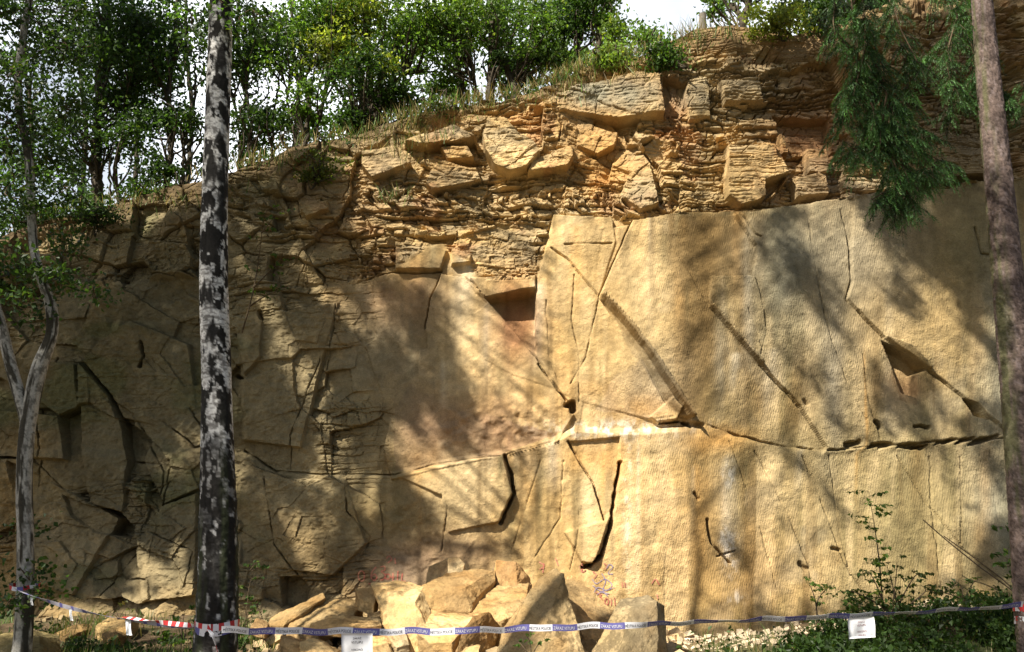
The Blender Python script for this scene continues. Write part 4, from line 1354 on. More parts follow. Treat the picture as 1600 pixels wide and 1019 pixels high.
hill_tree('ash_tree', 'straight dark trunked tree standing between the forked tree and the near birch',
          [([(152, 318), (150, 240), (158, 150), (166, 0), (170, -90)], 16.6, 21, 13), ([(160, 150), (185, 80), (220, 20)], 16.6, 6, 3)],
          [(150, 30, 16.6, 130, 90, 5200, DARKG, .4), (120, 200, 16.4, 80, 70, 2600, DARKG, .35), (210, 140, 16.8, 60, 60, 1500, DARKG, .4)])
hill_tree('young_tree', 'thin bent tree just right of the straight dark trunk',
          [([(185, 312), (178, 270), (192, 220), (200, 150), (230, 60)], 16.4, 8, 4), ([(172, 312), (170, 240), (165, 200)], 16.5, 5, 2)],
          [(215, 90, 16.6, 70, 80, 2600, DARKG, .4), (195, 215, 16.3, 45, 30, 700, DARKG, .3)])
hill_tree('young_tree', 'slim dark tree on the slope beside the near birch, left of it',
          [([(262, 290), (268, 220), (262, 140), (275, 40), (280, -60)], 16.4, 12, 6), ([(285, 283), (290, 220), (302, 160), (306, 100)], 16.6, 8, 4)],
          [(265, 60, 16.6, 80, 90, 3600, DARKG, .4), (270, 180, 16.5, 60, 50, 1700, DARKG, .4), (250, 262, 16.2, 40, 25, 700, DARKG, .4)])
hill_tree('young_tree', 'cluster of thin stems just right of the near birch',
          [([(392, 252), (392, 200), (386, 120), (398, 20)], 16.2, 7, 4), ([(372, 262), (374, 210), (366, 150)], 16.3, 5, 3), ([(425, 246), (428, 180), (440, 100)], 16.4, 5, 3)],
          [(395, 70, 16.5, 80, 90, 3600, DARKG, .4), (400, 190, 16.4, 55, 50, 1700, DARKG, .35)])
hill_tree('hazel_tree', 'bushy tree with sunny yellow green sprays left of the many stemmed oak',
          [([(478, 226), (482, 160), (470, 90), (480, -20)], 16.0, 9, 5), ([(492, 224), (505, 150), (520, 60)], 16.1, 7, 3), ([(462, 230), (450, 160), (440, 90)], 16.2, 6, 3)],
          [(475, 60, 16.1, 75, 80, 3600, MIDG, .45), (520, 90, 15.7, 55, 50, 1500, YELG, .35), (470, 170, 16.0, 50, 45, 1400, MIDG, .4), (545, 20, 15.8, 60, 40, 1300, YELG, .4)])
hill_tree('oak_tree', 'many stemmed dark oak with spreading limbs at the middle of the slope',
          [([(572, 212), (568, 150), (552, 90), (520, 20), (500, -60)], 15.8, 26, 9), ([(584, 208), (590, 140), (612, 90), (640, 45), (690, 20)], 15.8, 20, 8), ([(576, 212), (578, 130), (574, 40), (580, -60)], 15.9, 18, 9),
           ([(596, 150), (625, 120), (650, 115)], 15.8, 7, 3), ([(560, 215), (540, 160), (520, 130)], 15.7, 9, 4)],
          [(560, 20, 15.9, 90, 60, 3000, MIDG, .4), (640, 40, 15.7, 70, 45, 2000, MIDG, .4), (560, 120, 15.5, 70, 45, 1900, DARKG, .4), (545, 172, 15.5, 50, 35, 1200, DARKG, .35), (610, 150, 15.7, 40, 30, 700, DARKG, .4), (595, 90, 15.3, 50, 22, 500, YELG, .3)])
hill_tree('oak_tree', 'tree with two leaning trunks rooted at the very edge above the pale slab',
          [([(768, 178), (766, 130), (770, 60), (768, -20), (775, -80)], 15.6, 18, 11), ([(806, 156), (794, 110), (778, 72), (758, 30), (742, -40)], 15.7, 15, 8), ([(752, 160), (738, 120), (735, 70)], 15.7, 6, 3)],
          [(760, 20, 15.8, 85, 55, 3000, MIDG, .4), (830, 60, 15.7, 60, 60, 2300, MIDG, .4), (700, 70, 15.8, 50, 55, 1500, MIDG, .4), (800, 110, 15.9, 40, 30, 700, DARKG, .35), (700, 20, 15.4, 55, 25, 700, LIGHTG, .3)])
hill_tree('young_tree', 'slender upright tree in the gap left of the two leaning trunks',
          [([(722, 165), (720, 110), (722, 50), (715, -40)], 16.6, 7, 5)], [(715, 40, 16.6, 45, 55, 1300, MIDG, .4), (700, 125, 16.3, 40, 18, 350, MIDG, .3)])
hill_tree('young_tree', 'low straggly sapling against the sky left of the leaning trunks',
          [([(670, 178), (672, 150), (690, 125)], 15.9, 5, 2), ([(636, 188), (640, 170), (660, 150)], 15.9, 4, 2)], [(675, 145, 15.9, 26, 20, 240, MIDG, .3), (640, 172, 15.8, 34, 12, 260, DARKG, .3)])
hill_tree('young_tree', 'dense leafed tree behind the grassy edge right of the leaning trunks',
          [([(902, 100), (904, 60), (900, -30)], 16.2, 9, 6), ([(880, 108), (876, 60), (870, 10)], 16.4, 6, 4)], [(890, 30, 16.3, 60, 60, 2600, DARKG, .4), (860, 90, 16.1, 45, 30, 1100, MIDG, .35)])
hill_tree('young_tree', 'light barked tree beside the open patch of sky',
          [([(936, 74), (938, 40), (950, 10), (972, -30)], 15.8, 9, 6), ([(938, 60), (928, 20), (925, -30)], 15.8, 6, 4)], [(945, 20, 15.9, 42, 45, 1500, MIDG, .4), (965, 50, 15.7, 25, 25, 450, LIGHTG, .3)])
hill_tree('oak_tree', 'low oak leaning over the stump on the highest edge',
          [([(1160, 34), (1152, 20), (1140, 8), (1120, -10)], 15.3, 12, 6), ([(1163, 34), (1168, 10), (1172, -40)], 15.3, 14, 9)], [(1125, 5, 15.2, 30, 16, 330, MIDG, .4), (1180, -30, 15.5, 60, 40, 1600, MIDG, .4), (1105, 22, 15.2, 16, 10, 90, MIDG, .3)])
hill_tree('oak_tree', 'dark oak behind the top of the hanging spruce bough', [([(1300, 50), (1305, 10), (1298, -60)], 15.6, 16, 10), ([(1316, 48), (1335, 0), (1350, -40)], 15.7, 9, 6)],
          [(1300, 10, 15.6, 60, 34, 2400, DARKG, .4), (1360, 2, 15.4, 60, 30, 2400, DARKG, .4), (1250, 5, 15.8, 45, 22, 800, MIDG, .4), (1420, -20, 15.2, 60, 30, 1800, DARKG, .4)])
ords = ['first', 'second', 'third', 'fourth', 'fifth', 'sixth', 'seventh', 'eighth', 'ninth', 'tenth', 'eleventh', 'twelfth', 'thirteenth']
for i, u in enumerate(np.linspace(-40, 960, 13)):
    Y = 20 + 3 * rng.random()
    vt = float(np.interp(u, TU, TV))
    base = DARKG if u < 420 else ((.030, .064, .013) if rng.random() < .5 else MIDG)
    cr = [(u + rng.normal(0, 12), vt * .26 - 10, Y, 85, vt * .28 + 34, 1700, base, .4), (u + rng.normal(0, 20), vt * .72, Y - 1, 55, vt * .17 + 10, 560, base, .4)]
    cr.append((u + 20, vt - 24, Y - 2, 50, 22, 420 if u > 300 else 240, base, .4))
    if 180 < u < 260 or 600 < u < 700:
        cr[1] = (u, vt * .55, Y, 45, 30, 500, base, .4)
    if u > 940:
        cr[0] = (u - 30, 10, Y, 50, 50, 1300, base, .4)
    hill_tree('background_tree', 'dark leafy tree in the back row of the hilltop wood, %s from the left' % ords[i],
              [([(u, vt + 5), (u + 6, vt * .6), (u - 4, vt * .2), (u, -60)], Y, 10, 5)], cr, group='back row of trees on the hilltop', limbs=10, lsize=(.10, .17))
for lab, u, v, Y, ru, rv, n, base, nm in (
        ('leafy shrub overhanging the highest edge below the open sky', 955, 88, 14.9, 32, 26, 900, LIGHTG, 'shrub'),
        ('green shrub spilling over the edge beside the orange gully', 1040, 82, 14.6, 30, 28, 900, (.05, .10, .018), 'shrub'),
        ('wispy shrub against the open sky left of the stump', 1010, 52, 15.0, 26, 22, 330, MIDG, 'shrub'),
        ('yellow green shrub on the edge left of the hanging spruce bough', 1215, 30, 14.4, 50, 26, 1300, YELG, 'shrub'),
        ('shaded dark shrub close behind the hanging spruce bough', 1275, 40, 14.6, 45, 30, 1000, DARKG, 'shrub'),
        ('small bush with yellow leaves sprawling over the edge right of the birch', 498, 262, 14.9, 46, 20, 460, (.10, .13, .025), 'shrub'),
        ('low dark bush on the slope edge beside the oak roots', 530, 222, 15.3, 40, 16, 600, DARKG, 'shrub'),
        ('low bush on the edge between the oak and the leaning trunks', 690, 170, 15.3, 36, 12, 420, (.05, .085, .02), 'shrub'),
        ('dark undergrowth bush at the left end of the slope', 60, 330, 16.0, 75, 30, 2200, DARKG, 'shrub'),
        ('dark bush on the slope below the straight trunk', 150, 335, 15.6, 60, 16, 900, DARKG, 'shrub'),
        ('dark bush under the slim tree beside the birch', 240, 296, 15.7, 50, 14, 600, DARKG, 'shrub')):
    hill_tree(nm, lab, [([(u, v + rv * .5), (u + 6, v)], Y, 3, 1.2), ([(u + 4, v + rv * .5), (u - 12, v - 5)], Y, 2.4, 1)],
              [(u, v, Y, ru, rv * .8, n * 2 / 3, base, .35), (u, v + rv * .5, Y - .1, ru * .8, rv * .45, n / 2, base, .35)], cat='shrub', group='shrubs along the quarry edge', limbs=8, lsize=(.06, .10), trunk_name='stem')

# cut stump on the skyline
st_ = [at(1098, v, 14.9) for v in (62, 45, 22)]
tb = Tubes().add([st_[0], st_[1], st_[2], st_[2] + np.array([.02, 0, .004])], [.085, .075, .07, .002], 14, .03)
o = tb.build('stump', M_CONCRETE, None, False)
tag(settle(o), 'grey cut stump standing on the skyline at the highest edge', 'stump')
o = Tubes().add(smooth_path([at(1152, 30, 14.7), at(1156, 55, 14.55), at(1160, 80, 14.45)], 14), .008, 5).build('root', M_TWIG)
tag(settle(o), 'bare root hanging over the edge below the leaning oak', 'root')

# dry grass along the edge
def blades(name, B, h, tint, mat, lean=.35):
    n = len(B)
    h = np.broadcast_to(np.asarray(h, float), (n,))
    a = rng.uniform(0, 2 * pi, n)
    side = np.stack([np.cos(a), np.sin(a), 0 * a], 1) * (.004 + .008 * h)[:, None]
    d = rng.normal(0, lean, (n, 3))
    d[:, 2] = 1
    tip = B + d * h[:, None]
    tip[:, 2] -= .25 * h * np.abs(d[:, 0])
    mid = B + (tip - B) * .55 + np.array([0, 0, .08]) * h[:, None]
    V_ = np.stack([B - side, B + side, mid + side * .7, mid - side * .7, tip], 1).reshape(-1, 3)
    i = np.arange(n)[:, None] * 5
    Q = np.concatenate([i + [[0, 1, 2]], i + [[0, 2, 3]], i + [[3, 2, 4]]])
    return fast_mesh(name, V_, Q, False, {'tint': np.repeat(tint, 5, 0)})


gb_ = []
for u, v, su, sv, n in ((645, 215, 22, 22, 260), (660, 185, 40, 8, 260), (800, 150, 50, 8, 300), (880, 122, 30, 9, 320), (940, 105, 40, 10, 420), (985, 92, 30, 12, 420), (1075, 66, 20, 10, 150), (1120, 52, 40, 7, 160),
                        (560, 218, 60, 10, 300), (720, 168, 40, 8, 260), (400, 255, 60, 10, 260), (610, 312, 14, 5, 70), (200, 318, 90, 10, 300)):
    uu, vv = u + rng.normal(0, su, n), v + rng.normal(0, sv, n)
    for a, b in zip(uu, vv):
        gb_.append(on_cliff(a, max(b, np.interp(a, TU, TV) - 4)) + np.array([0, -.02, -.02]))
gb_ = np.array(gb_)
me = blades('grass', gb_, rng.uniform(.12, .42, len(gb_)), np.where(rng.random((len(gb_), 1)) < .6, tints(len(gb_), (.26, .20, .085), .3), tints(len(gb_), MIDG, .3)), M_BLADE)
tag(link('grass', me, M_BLADE), 'dry grass tufts along the edge of the quarry', 'grass', kind='stuff')

# ------------------------------------------------------------------ hanging spruce boughs
def bough(label, lines, Y, n, seed):
    tb = Tubes()
    NV, NT = [], []
    wts = np.array([sum(math.hypot(a[0] - b[0], a[1] - b[1]) for a, b in zip(l, l[1:])) for l in lines])
    for li, (l, w_) in enumerate(zip(lines, wts / wts.sum())):
        yy = Y + rng.normal(0, .18)
        S = smooth_path([at(u, v, yy + rng.normal(0, .07)) for u, v in l], 40)
        tb.add(S, np.linspace(.011, .004, 40), 6)
        nb = max(3, int(n * w_ / 6))
        pb = S[rng.integers(2, 40, nb)] + rng.normal(0, .02, (nb, 3))
        db = rng.normal(0, 1, (nb, 3)) * np.array([1, .8, 0])
        db /= np.linalg.norm(db, axis=1, keepdims=True)
        db[:, 2] = -rng.uniform(.25, 1.1, nb)
        db /= np.linalg.norm(db, axis=1, keepdims=True)
        lb_ = rng.uniform(.12, .30, nb)
        sb_ = np.cross(db, np.array([0, 0, 1.0]))
        sb_ /= np.linalg.norm(sb_, axis=1, keepdims=True)
        tb_ = np.exp(rng.normal(0, .38, nb))
        f_ = np.linspace(.1, 1, 11)
        sg_ = np.where(np.arange(11) % 2, 1.0, -1.0)
        sg_[-1] = 0
        st = (pb[:, None] + db[:, None] * lb_[:, None, None] * f_[None, :, None] - np.array([0, 0, .10]) * (f_ ** 2)[None, :, None]).reshape(-1, 3)
        dr = (db[:, None] * .75 + sb_[:, None] * sg_[None, :, None] * .75 + np.array([0, 0, -.30])).reshape(-1, 3)
        dr = dr + rng.normal(0, .14, dr.shape)
        m = len(st)
        ln = (np.tile(.105 * (1.1 - .6 * f_), nb)) * rng.uniform(.7, 1.3, m)
        dr /= np.linalg.norm(dr, axis=1, keepdims=True)
        tone = np.repeat(tb_, 11) * np.exp(rng.normal(0, .12, m))
        for j in range(nb):
            tb.add(np.array([pb[j], pb[j] + db[j] * lb_[j] * .5 - [0, 0, .025], pb[j] + db[j] * lb_[j] - [0, 0, .10]]), .004, 3)
        k = 18
        s = np.linspace(0, 1, k)[None, :, None]
        ax_ = st[:, None, :] + dr[:, None, :] * ln[:, None, None] * s + np.array([0, 0, -.06]) * s ** 2
        a = rng.normal(0, 1, (m, k, 3))
        a -= dr[:, None, :] * (a * dr[:, None, :]).sum(-1, keepdims=True)
        a /= np.linalg.norm(a, axis=-1, keepdims=True)
        nd_ = a * .8 + dr[:, None, :] * .75
        sd = np.cross(nd_, dr[:, None, :] + .01)
        sd /= np.linalg.norm(sd, axis=-1, keepdims=True) + 1e-9
        L_ = .022 * rng.uniform(.7, 1.2, (m, k, 1))
        V_ = np.stack([ax_ - sd * .0028, ax_ + sd * .0034, ax_ + nd_ * L_ + sd * .0018, ax_ + nd_ * L_ - sd * .0018], 2)
        NV.append(V_.reshape(-1, 3))
        t = np.array((.046, .100, .031)) * tone[:, None]
        t = t[:, None, :] * (np.linspace(.55, 1.5, k)[None, :, None])
        NT.append(np.repeat(t.reshape(-1, 3), 4, 0))
    V_ = np.concatenate(NV)
    b = tb.build('bough', M_TWIG, spruce)
    b['label'] = label
    o = link('needles', fast_mesh('needles', V_, np.arange(len(V_)).reshape(-1, 4), False, {'tint': np.concatenate(NT)}), M_NEEDLE)
    o.parent = b
    return b


bough('long bough hanging far down in front of the bedded rock', [
    [(1345, -30), (1352, 60), (1338, 130), (1312, 205)], [(1385, -30), (1400, 50), (1420, 105), (1412, 170)], [(1350, 50), (1385, 150), (1420, 220), (1482, 258)],
    [(1385, 150), (1372, 220), (1350, 240), (1318, 220)], [(1385, 140), (1394, 240), (1400, 335)], [(1394, 240), (1440, 285)], [(1315, -30), (1302, 30), (1312, 75)],
    [(1398, 290), (1362, 312)], [(1370, 100), (1400, 170), (1450, 215)], [(1350, 20), (1375, 110), (1360, 190), (1352, 225)], [(1395, 250), (1425, 320)], [(1330, 0), (1340, 90), (1325, 140)], [(1360, 160), (1410, 260), (1460, 262)]], 8.5, 3300, 1)
bough('shorter bough beside the trunk', [
    [(1500, -40), (1490, 40), (1462, 80), (1440, 85)], [(1502, -20), (1520, 80), (1542, 165)], [(1528, 80), (1505, 150), (1480, 172)], [(1515, 90), (1558, 150), (1575, 140)],
    [(1478, -40), (1445, 20)], [(1500, 10), (1480, 90), (1492, 150)], [(1515, 20), (1540, 90), (1530, 130)], [(1545, 150), (1600, 165)], [(1585, 130), (1625, 120)]], 9.35, 1250, 2)
bough('bare grey twigs with few needles between the boughs', [[(1395, -30), (1402, 30), (1425, 80), (1445, 120)]], 8.8, 60, 3)

# ------------------------------------------------------------------ leaf sprays of the near trees that reach into the frame
def spray_tree(parent, spots, Y, base, name='foliage', size=(.045, .08)):
    LC, LT = [], []
    for u, v, ru, rv, n in spots:
        tb = Tubes()
        c = at(u, v, Y + rng.normal(0, .25))
        m = max(2, int(n / 45))
        for _ in range(m):
            q = c + rng.normal(0, .55, 3) * np.array([ru * Y / F, .35, rv * Y / F])
            k = int(n / m)
            LC.append(q + rng.normal(0, 1, (k, 3)) * np.array([.13, .12, .07]))
            LT.append(tints(k, np.array(base) * math.exp(rng.normal(0, .35)), .22, .06))
            tb.add(smooth_path([c + np.array([0, 0, .05]), (c + q) / 2 + rng.normal(0, .04, 3), q], 6), [.006] * 6, 4)
        tb.build('twig', M_TWIG, parent)
    LC, LT = np.concatenate(LC), np.concatenate(LT)
    leaves(name, LC, rng.uniform(*size, len(LC)), LT, M_LEAF, parent, aspect=.7)


spray_tree(fork, [(40, 20, 90, 40, 1100), (100, 70, 70, 40, 600), (20, 120, 60, 40, 500), (110, 170, 60, 30, 500), (20, 200, 50, 50, 600), (70, 250, 80, 30, 500), (10, 300, 40, 40, 400), (110, 300, 40, 30, 260), (90, 380, 30, 20, 200),
                  (30, 430, 40, 30, 420), (85, 440, 40, 16, 260), (145, 455, 30, 8, 90), (20, 480, 30, 20, 150), (60, 822, 18, 8, 60), (30, 895, 22, 14, 120), (15, 945, 25, 18, 160)], 9.0, (.028, .055, .014))
spray_tree(birch, [(350, 8, 22, 14, 60), (392, 20, 40, 24, 200), (300, 30, 34, 24, 160)], 8.0, (.05, .10, .02))


# ------------------------------------------------------------------ plants at the foot
def plant(name, label, stems, leafn, base, Y, group=None, size=(.05, .09), cat='plant', spread=.07, w=5, ground=True):
    b = at(*stems[0][0], Y)
    root = empty(name, (b[0], b[1], float(ground_z(b[0], b[1])) if ground else b[2]))
    tag(root, label, cat, group)
    tb = Tubes()
    LC = []
    for s in stems:
        Q = [at(u, v, Y + .06 * i * rng.normal()) for i, (u, v) in enumerate(s)]
        if ground:
            Q = [np.array([Q[0][0], Q[0][1], min(float(ground_z(Q[0][0], Q[0][1])), Q[0][2]) - .05])] + Q
        S = smooth_path(Q, 30)
        tb.add(S, np.linspace(w * Y / F / 2, .002, 30), 6)
        nn = int(leafn / len(stems) / 7)
        for t in np.linspace(.35, 1, max(nn, 2)):
            p0 = S[int(t * 29)]
            d = rng.normal(0, 1, 3) * np.array([1, .8, .15])
            d /= np.linalg.norm(d)
            ln = rng.uniform(.5, 1.3) * spread * 2.2
            tb.add(np.array([p0, p0 + d * ln * .5 + [0, 0, .015], p0 + d * ln]), .0025, 4)
            for j in range(7):
                f = rng.uniform(.25, 1.05)
                LC.append(p0 + d * ln * f + rng.normal(0, spread * .22, 3) * np.array([1, 1, .45]))
    tb.build('stem', M_TWIG, root)
    LC = np.array(LC)
    leaves('foliage', LC, rng.uniform(*size, len(LC)), tints(len(LC), base, .3, .1), M_LEAF, root, flat=.55, aspect=.62)
    return root


plant('sapling', 'tall thin sapling with bright tiered leaves in front of the right wall', [[(1380, 958), (1374, 880), (1366, 820), (1357, 768)]], 170, (.085, .15, .03), 12.0, None, (.06, .10), 'sapling', .10, 4)
plant('bush', 'dark leaved bush with many stems at the foot of the tall sapling', [[(1395, 955), (1400, 900), (1402, 870)], [(1400, 957), (1430, 900), (1450, 905)], [(1385, 957), (1365, 905), (1350, 890)], [(1405, 957), (1392, 905), (1385, 880)], [(1390, 957), (1335, 925), (1325, 930)], [(1410, 957), (1445, 925), (1440, 915)]], 420, (.050, .085, .02), 11.9, None, (.05, .085), 'bush', .09, 4)
plant('young_plant', 'small pale green plant growing from the wall foot left of the sapling', [[(1275, 945), (1268, 920), (1262, 912)], [(1276, 945), (1290, 922), (1305, 915)]], 90, (.10, .17, .035), 12.6, 'small plants along the wall', (.05, .085), 'plant', .08, 3)
plant('young_plant', 'low dark plant between the sapling and the spruce trunk', [[(1505, 935), (1500, 915), (1480, 920)], [(1508, 935), (1520, 912), (1530, 905)], [(1500, 936), (1470, 925), (1465, 925)]], 110, (.05, .09, .02), 12.4, 'small plants along the wall', (.05, .08), 'plant', .08, 3)
plant('sapling', 'leafy sapling bending out beside the spruce trunk', [[(1625, 960), (1600, 890), (1585, 850), (1578, 825)], [(1615, 925), (1580, 880), (1570, 870)], [(1600, 900), (1560, 885)]], 150, (.045, .085, .02), 10.2, None, (.06, .10), 'sapling', .10, 4)
plant('fern', 'small green fern in front of the pyramid block', [[(830, 1030), (828, 1005), (822, 992)], [(830, 1030), (842, 1006), (852, 1000)], [(829, 1030), (815, 1008), (808, 1003)]], 75, (.07, .14, .03), 10.4, None, (.05, .075), 'fern', .06, 3)
plant('twiggy_sapling', 'thin sapling growing on the rock right of the near birch', [[(378, 520), (392, 470), (402, 420), (412, 345), (422, 320)], [(396, 450), (425, 420), (440, 400)], [(388, 480), (420, 460), (455, 450)], [(408, 365), (432, 335)]], 150, (.05, .09, .02), 13.6, None, (.06, .10), 'sapling', .13, 3, False)
plant('weed', 'sunlit yellowish weed beside the stone under the twisted tape', [[(185, 968), (180, 950)], [(186, 968), (195, 952)], [(184, 968), (170, 955)]], 60, (.16, .17, .05), 12.4, 'weeds at the left foot', (.05, .08), 'weed', .07, 2)
plant('weed', 'leafy weed on the bank left of the near birch', [[(285, 985), (288, 955)], [(284, 985), (272, 962)], [(290, 985), (302, 960)]], 90, (.06, .11, .025), 11.0, 'weeds at the left foot', (.05, .08), 'weed', .08, 2)
plant('weed', 'green weed right of the foot of the near birch', [[(385, 960), (388, 925), (392, 905)], [(384, 960), (375, 930)], [(388, 960), (402, 935)]], 90, (.05, .10, .025), 12.6, 'weeds at the left foot', (.05, .08), 'weed', .09, 2)
plant('weed', 'wispy green weed clinging to the wall beside the birch', [[(392, 890), (400, 880)], [(394, 892), (412, 882)]], 50, (.06, .11, .03), 13.3, 'weeds at the left foot', (.05, .08), 'weed', .09, 2, False)
for s_, lab, Yd in (([(1442, 812), (1480, 845), (1530, 885), (1578, 920)], 'bare grey stick leaning against the right wall above the sapling', 12.6), ([(1475, 838), (1520, 870), (1560, 900)], 'thinner bare stick beside the leaning one', 12.75)):
    o = Tubes().add(smooth_path([at(u, v, Yd) for u, v in s_] + [at(s_[-1][0] + 25, s_[-1][1] + 22, Yd - .1)], 24), np.linspace(.008, .013, 24), 6).build('stick', M_TWIG)
    tag(settle(o), lab, 'stick')

# ground cover
def scatter_ground(n, ub, Yb_, dens):
    Y = rng.uniform(*Yb_, n)
    u = rng.uniform(*ub, n)
    p = at(u, 960, Y)
    x, y = p[:, 0], p[:, 1]
    k = rng.random(n) < dens(x, y, u)
    return x[k], y[k]
x, y = scatter_ground(60000, (1020, 1700), (8.0, 13.2), lambda x, y, u: sstep(-.10, .12, fbm(x / .5, y / .5, 600, 3) + .30 * sstep(1180, 1300, u) - .26 - .3 * sstep(12.0, 12.7, y)))
C1 = np.stack([x, y, ground_z(x, y) + (.04 + .30 * rng.random(len(x)) ** 1.5 * (.4 + 1.2 * np.clip(fbm(x / .35, y / .35, 601, 2) + .5, 0, 1)))], 1)
T1 = tints(len(C1), (.034, .066, .015), .40, .05)
x, y = scatter_ground(34000, (-80, 470), (8.0, 13.4), lambda x, y, u: sstep(-.06, .14, fbm(x / .5, y / .5, 602, 3) - .04 - .25 * sstep(11.0, 12.6, y)))
C2 = np.stack([x, y, ground_z(x, y) + .02 + .15 * rng.random(len(x)) ** 1.7], 1)
T2 = tints(len(C2), (.038, .072, .016), .35, .06)
CC = np.concatenate([C1, C2])
o = leaves('ground_cover', CC, rng.uniform(.03, .095, len(CC)), np.concatenate([T1, T2]), M_LEAF, None, flat=.5, aspect=.7)
tag(o, 'low bramble and weeds covering the bank at both sides', 'ground cover', kind='stuff')
gx1, gy1 = scatter_ground(6500, (-80, 430), (8.6, 13.4), lambda x, y, u: sstep(-.1, .1, fbm(x / .7, y / .7, 605, 3)))
gx2, gy2 = scatter_ground(5000, (1080, 1700), (9, 13.2), lambda x, y, u: .25 + .75 * sstep(1500, 1560, u))
gx1, gy1 = np.concatenate([gx1, gx2]), np.concatenate([gy1, gy2])
B = np.stack([gx1, gy1, ground_z(gx1, gy1) - .02], 1)
me = blades('grass', B, rng.uniform(.08, .32, len(B)), np.where(rng.random((len(B), 1)) < .25, tints(len(B), (.22, .18, .07), .3), tints(len(B), (.07, .12, .025), .3)), M_BLADE)
tag(link('grass', me, M_BLADE), 'thin grass growing at the foot of the quarry wall', 'grass', kind='stuff')
print('plants done')

# ------------------------------------------------------------------ tape, notices and paint
_txt = {}
def text_data(s):
    if s not in _txt:
        cu = bpy.data.curves.new('text', 'FONT')
        cu.body = s
        cu.size = 1
        cu.resolution_u = 3
        o = bpy.data.objects.new('text', cu)
        COL.objects.link(o)
        dg = bpy.context.evaluated_depsgraph_get()
        m = bpy.data.meshes.new_from_object(o.evaluated_get(dg))
        bpy.data.objects.remove(o)
        bpy.data.curves.remove(cu)
        bm = bmesh.new()
        bm.from_mesh(m)
        bmesh.ops.triangulate(bm, faces=bm.faces)
        bm.to_mesh(m)
        bm.free()
        v = np.array([q.co[:] for q in m.vertices])
        f = np.array([list(q.vertices) for q in m.polygons])
        v[:, 0] -= v[:, 0].min()
        v[:, 1] -= v[:, 1].min()
        bpy.data.meshes.remove(m)
        _txt[s] = (v, f)
    return _txt[s]


def ribbon_frame(path, tilt):
    """tape centre line, its across direction and its front normal; tilt (rad) turns it about its length"""
    P = np.asarray(path)
    T = np.gradient(P, axis=0)
    T /= np.linalg.norm(T, axis=1, keepdims=True)
    Nn = np.cross(T, np.array([0, 0, 1.0]))
    Nn /= np.linalg.norm(Nn, axis=1, keepdims=True)
    Up = np.cross(Nn, T)
    tl = np.broadcast_to(tilt, (len(P),))[:, None]
    A = Up * np.cos(tl) + Nn * np.sin(tl)
    return P, A, np.cross(T, A)


def tape(label, path, tilt, width, mats, period, letters=None, name='barrier_tape', group=None):
    P, A, Nn = ribbon_frame(path, tilt)
    S = np.concatenate([[0], np.cumsum(np.linalg.norm(np.diff(P, axis=0), axis=1))])
    root = empty(name, P[0])
    tag(root, label, 'tape', group)
    V_ = np.stack([P - A * width / 2 - Nn * .0004, P + A * width / 2 - Nn * .0004, P + A * width / 2 + Nn * .0004, P - A * width / 2 + Nn * .0004], 1).reshape(-1, 3)
    n = len(P)
    Q = []
    for i in range(n - 1):
        for a in range(4):
            b = (a + 1) % 4
            Q.append([i * 4 + a, i * 4 + b, i * 4 + 4 + b, i * 4 + 4 + a])
    me = fast_mesh('band', V_, np.array(Q), False)
    for m in mats:
        me.materials.append(m)
    if period:
        idx = ((np.repeat(S[:-1], 4) / period).astype(int) % len(mats)).astype(np.int32)
        me.polygons.foreach_set('material_index', idx)
    o = link('band', me, None, root)
    if letters:
        for inkmat, words, par in letters:
            LV = []
            nb = int(S[-1] / period)
            for b in range(nb):
                if b % 2 != par:
                    continue
                v, f = text_data(words)
                wdt = v[:, 0].max()
                s = b * period + period * .06 + v[:, 0] / wdt * period * .88
                h = (v[:, 1] / v[:, 1].max() - .5) * width * .58
                i = np.clip(np.interp(s, S, np.arange(n)), 0, n - 1.001)
                i0 = i.astype(int)
                t = (i - i0)[:, None]
                c = P[i0] * (1 - t) + P[i0 + 1] * t
                aa = A[i0] * (1 - t) + A[i0 + 1] * t
                nn = Nn[i0] * (1 - t) + Nn[i0 + 1] * t
                sg = -1 if nn[0, 1] > 0 else 1
                LV.append(c + aa * h[:, None] + nn * .0026 * sg)
                link('lettering', fast_mesh('lettering', LV[-1], f), inkmat, root)
    return root


tw = .058
n = 420
tt = np.linspace(0, 1, n)
pu = np.interp(tt, [0, .28, .52, .69, .85, 1], [346, 700, 1000, 1200, 1400, 1599])
pv = np.interp(tt, [0, .28, .52, .69, .85, 1], [985, 985.5, 978, 968, 957, 945]) + 1.5 * np.sin(tt * 9)
Yt = 7.72 + 1.05 * tt
P = at(pu, pv, Yt)
P = P + np.stack([0 * tt, .012 * np.sin(tt * 57), .006 * np.sin(tt * 83 + 1) + .004 * np.sin(tt * 140)], 1)
tilt = .22 * np.sin(tt * 23) + .18 * np.sin(tt * 61) + sstep(.40, .62, tt) * .78
tape('blue and white lettered barrier tape stretched from the birch to the spruce', P, tilt, tw, [M_TAPEW, M_TAPEB], .228,
     [(M_INK, 'MĚSTSKÁ POLICIE', 0), (M_WHITEINK, 'ZÁKAZ VSTUPU', 1)])
tt = np.linspace(0, 1, 160)
cu_, cv_ = [22, 50, 100, 150, 200, 265, 312, 330], [918, 930, 946, 958, 967, 976, 980, 981]
P = smooth_path([at(u, v, 8.75 - .95 * i / 7) for i, (u, v) in enumerate(zip(cu_, cv_))], 160)
PR = P[88:]
tape('loose twisted strip of blue and white tape sagging from the forked tree to the birch', P + [0, .012, -.010], .9 + .5 * np.sin(tt * 16), .045, [M_TAPED, M_TAPEB, M_TAPED], .05)
tape('short twisted red and white striped tape beside the blue strip at the birch', PR + [0, -.012, .012], .8 + 1.2 * np.cos(tt[88:] * 21), .042, [M_TAPER, M_TAPEW], .045)


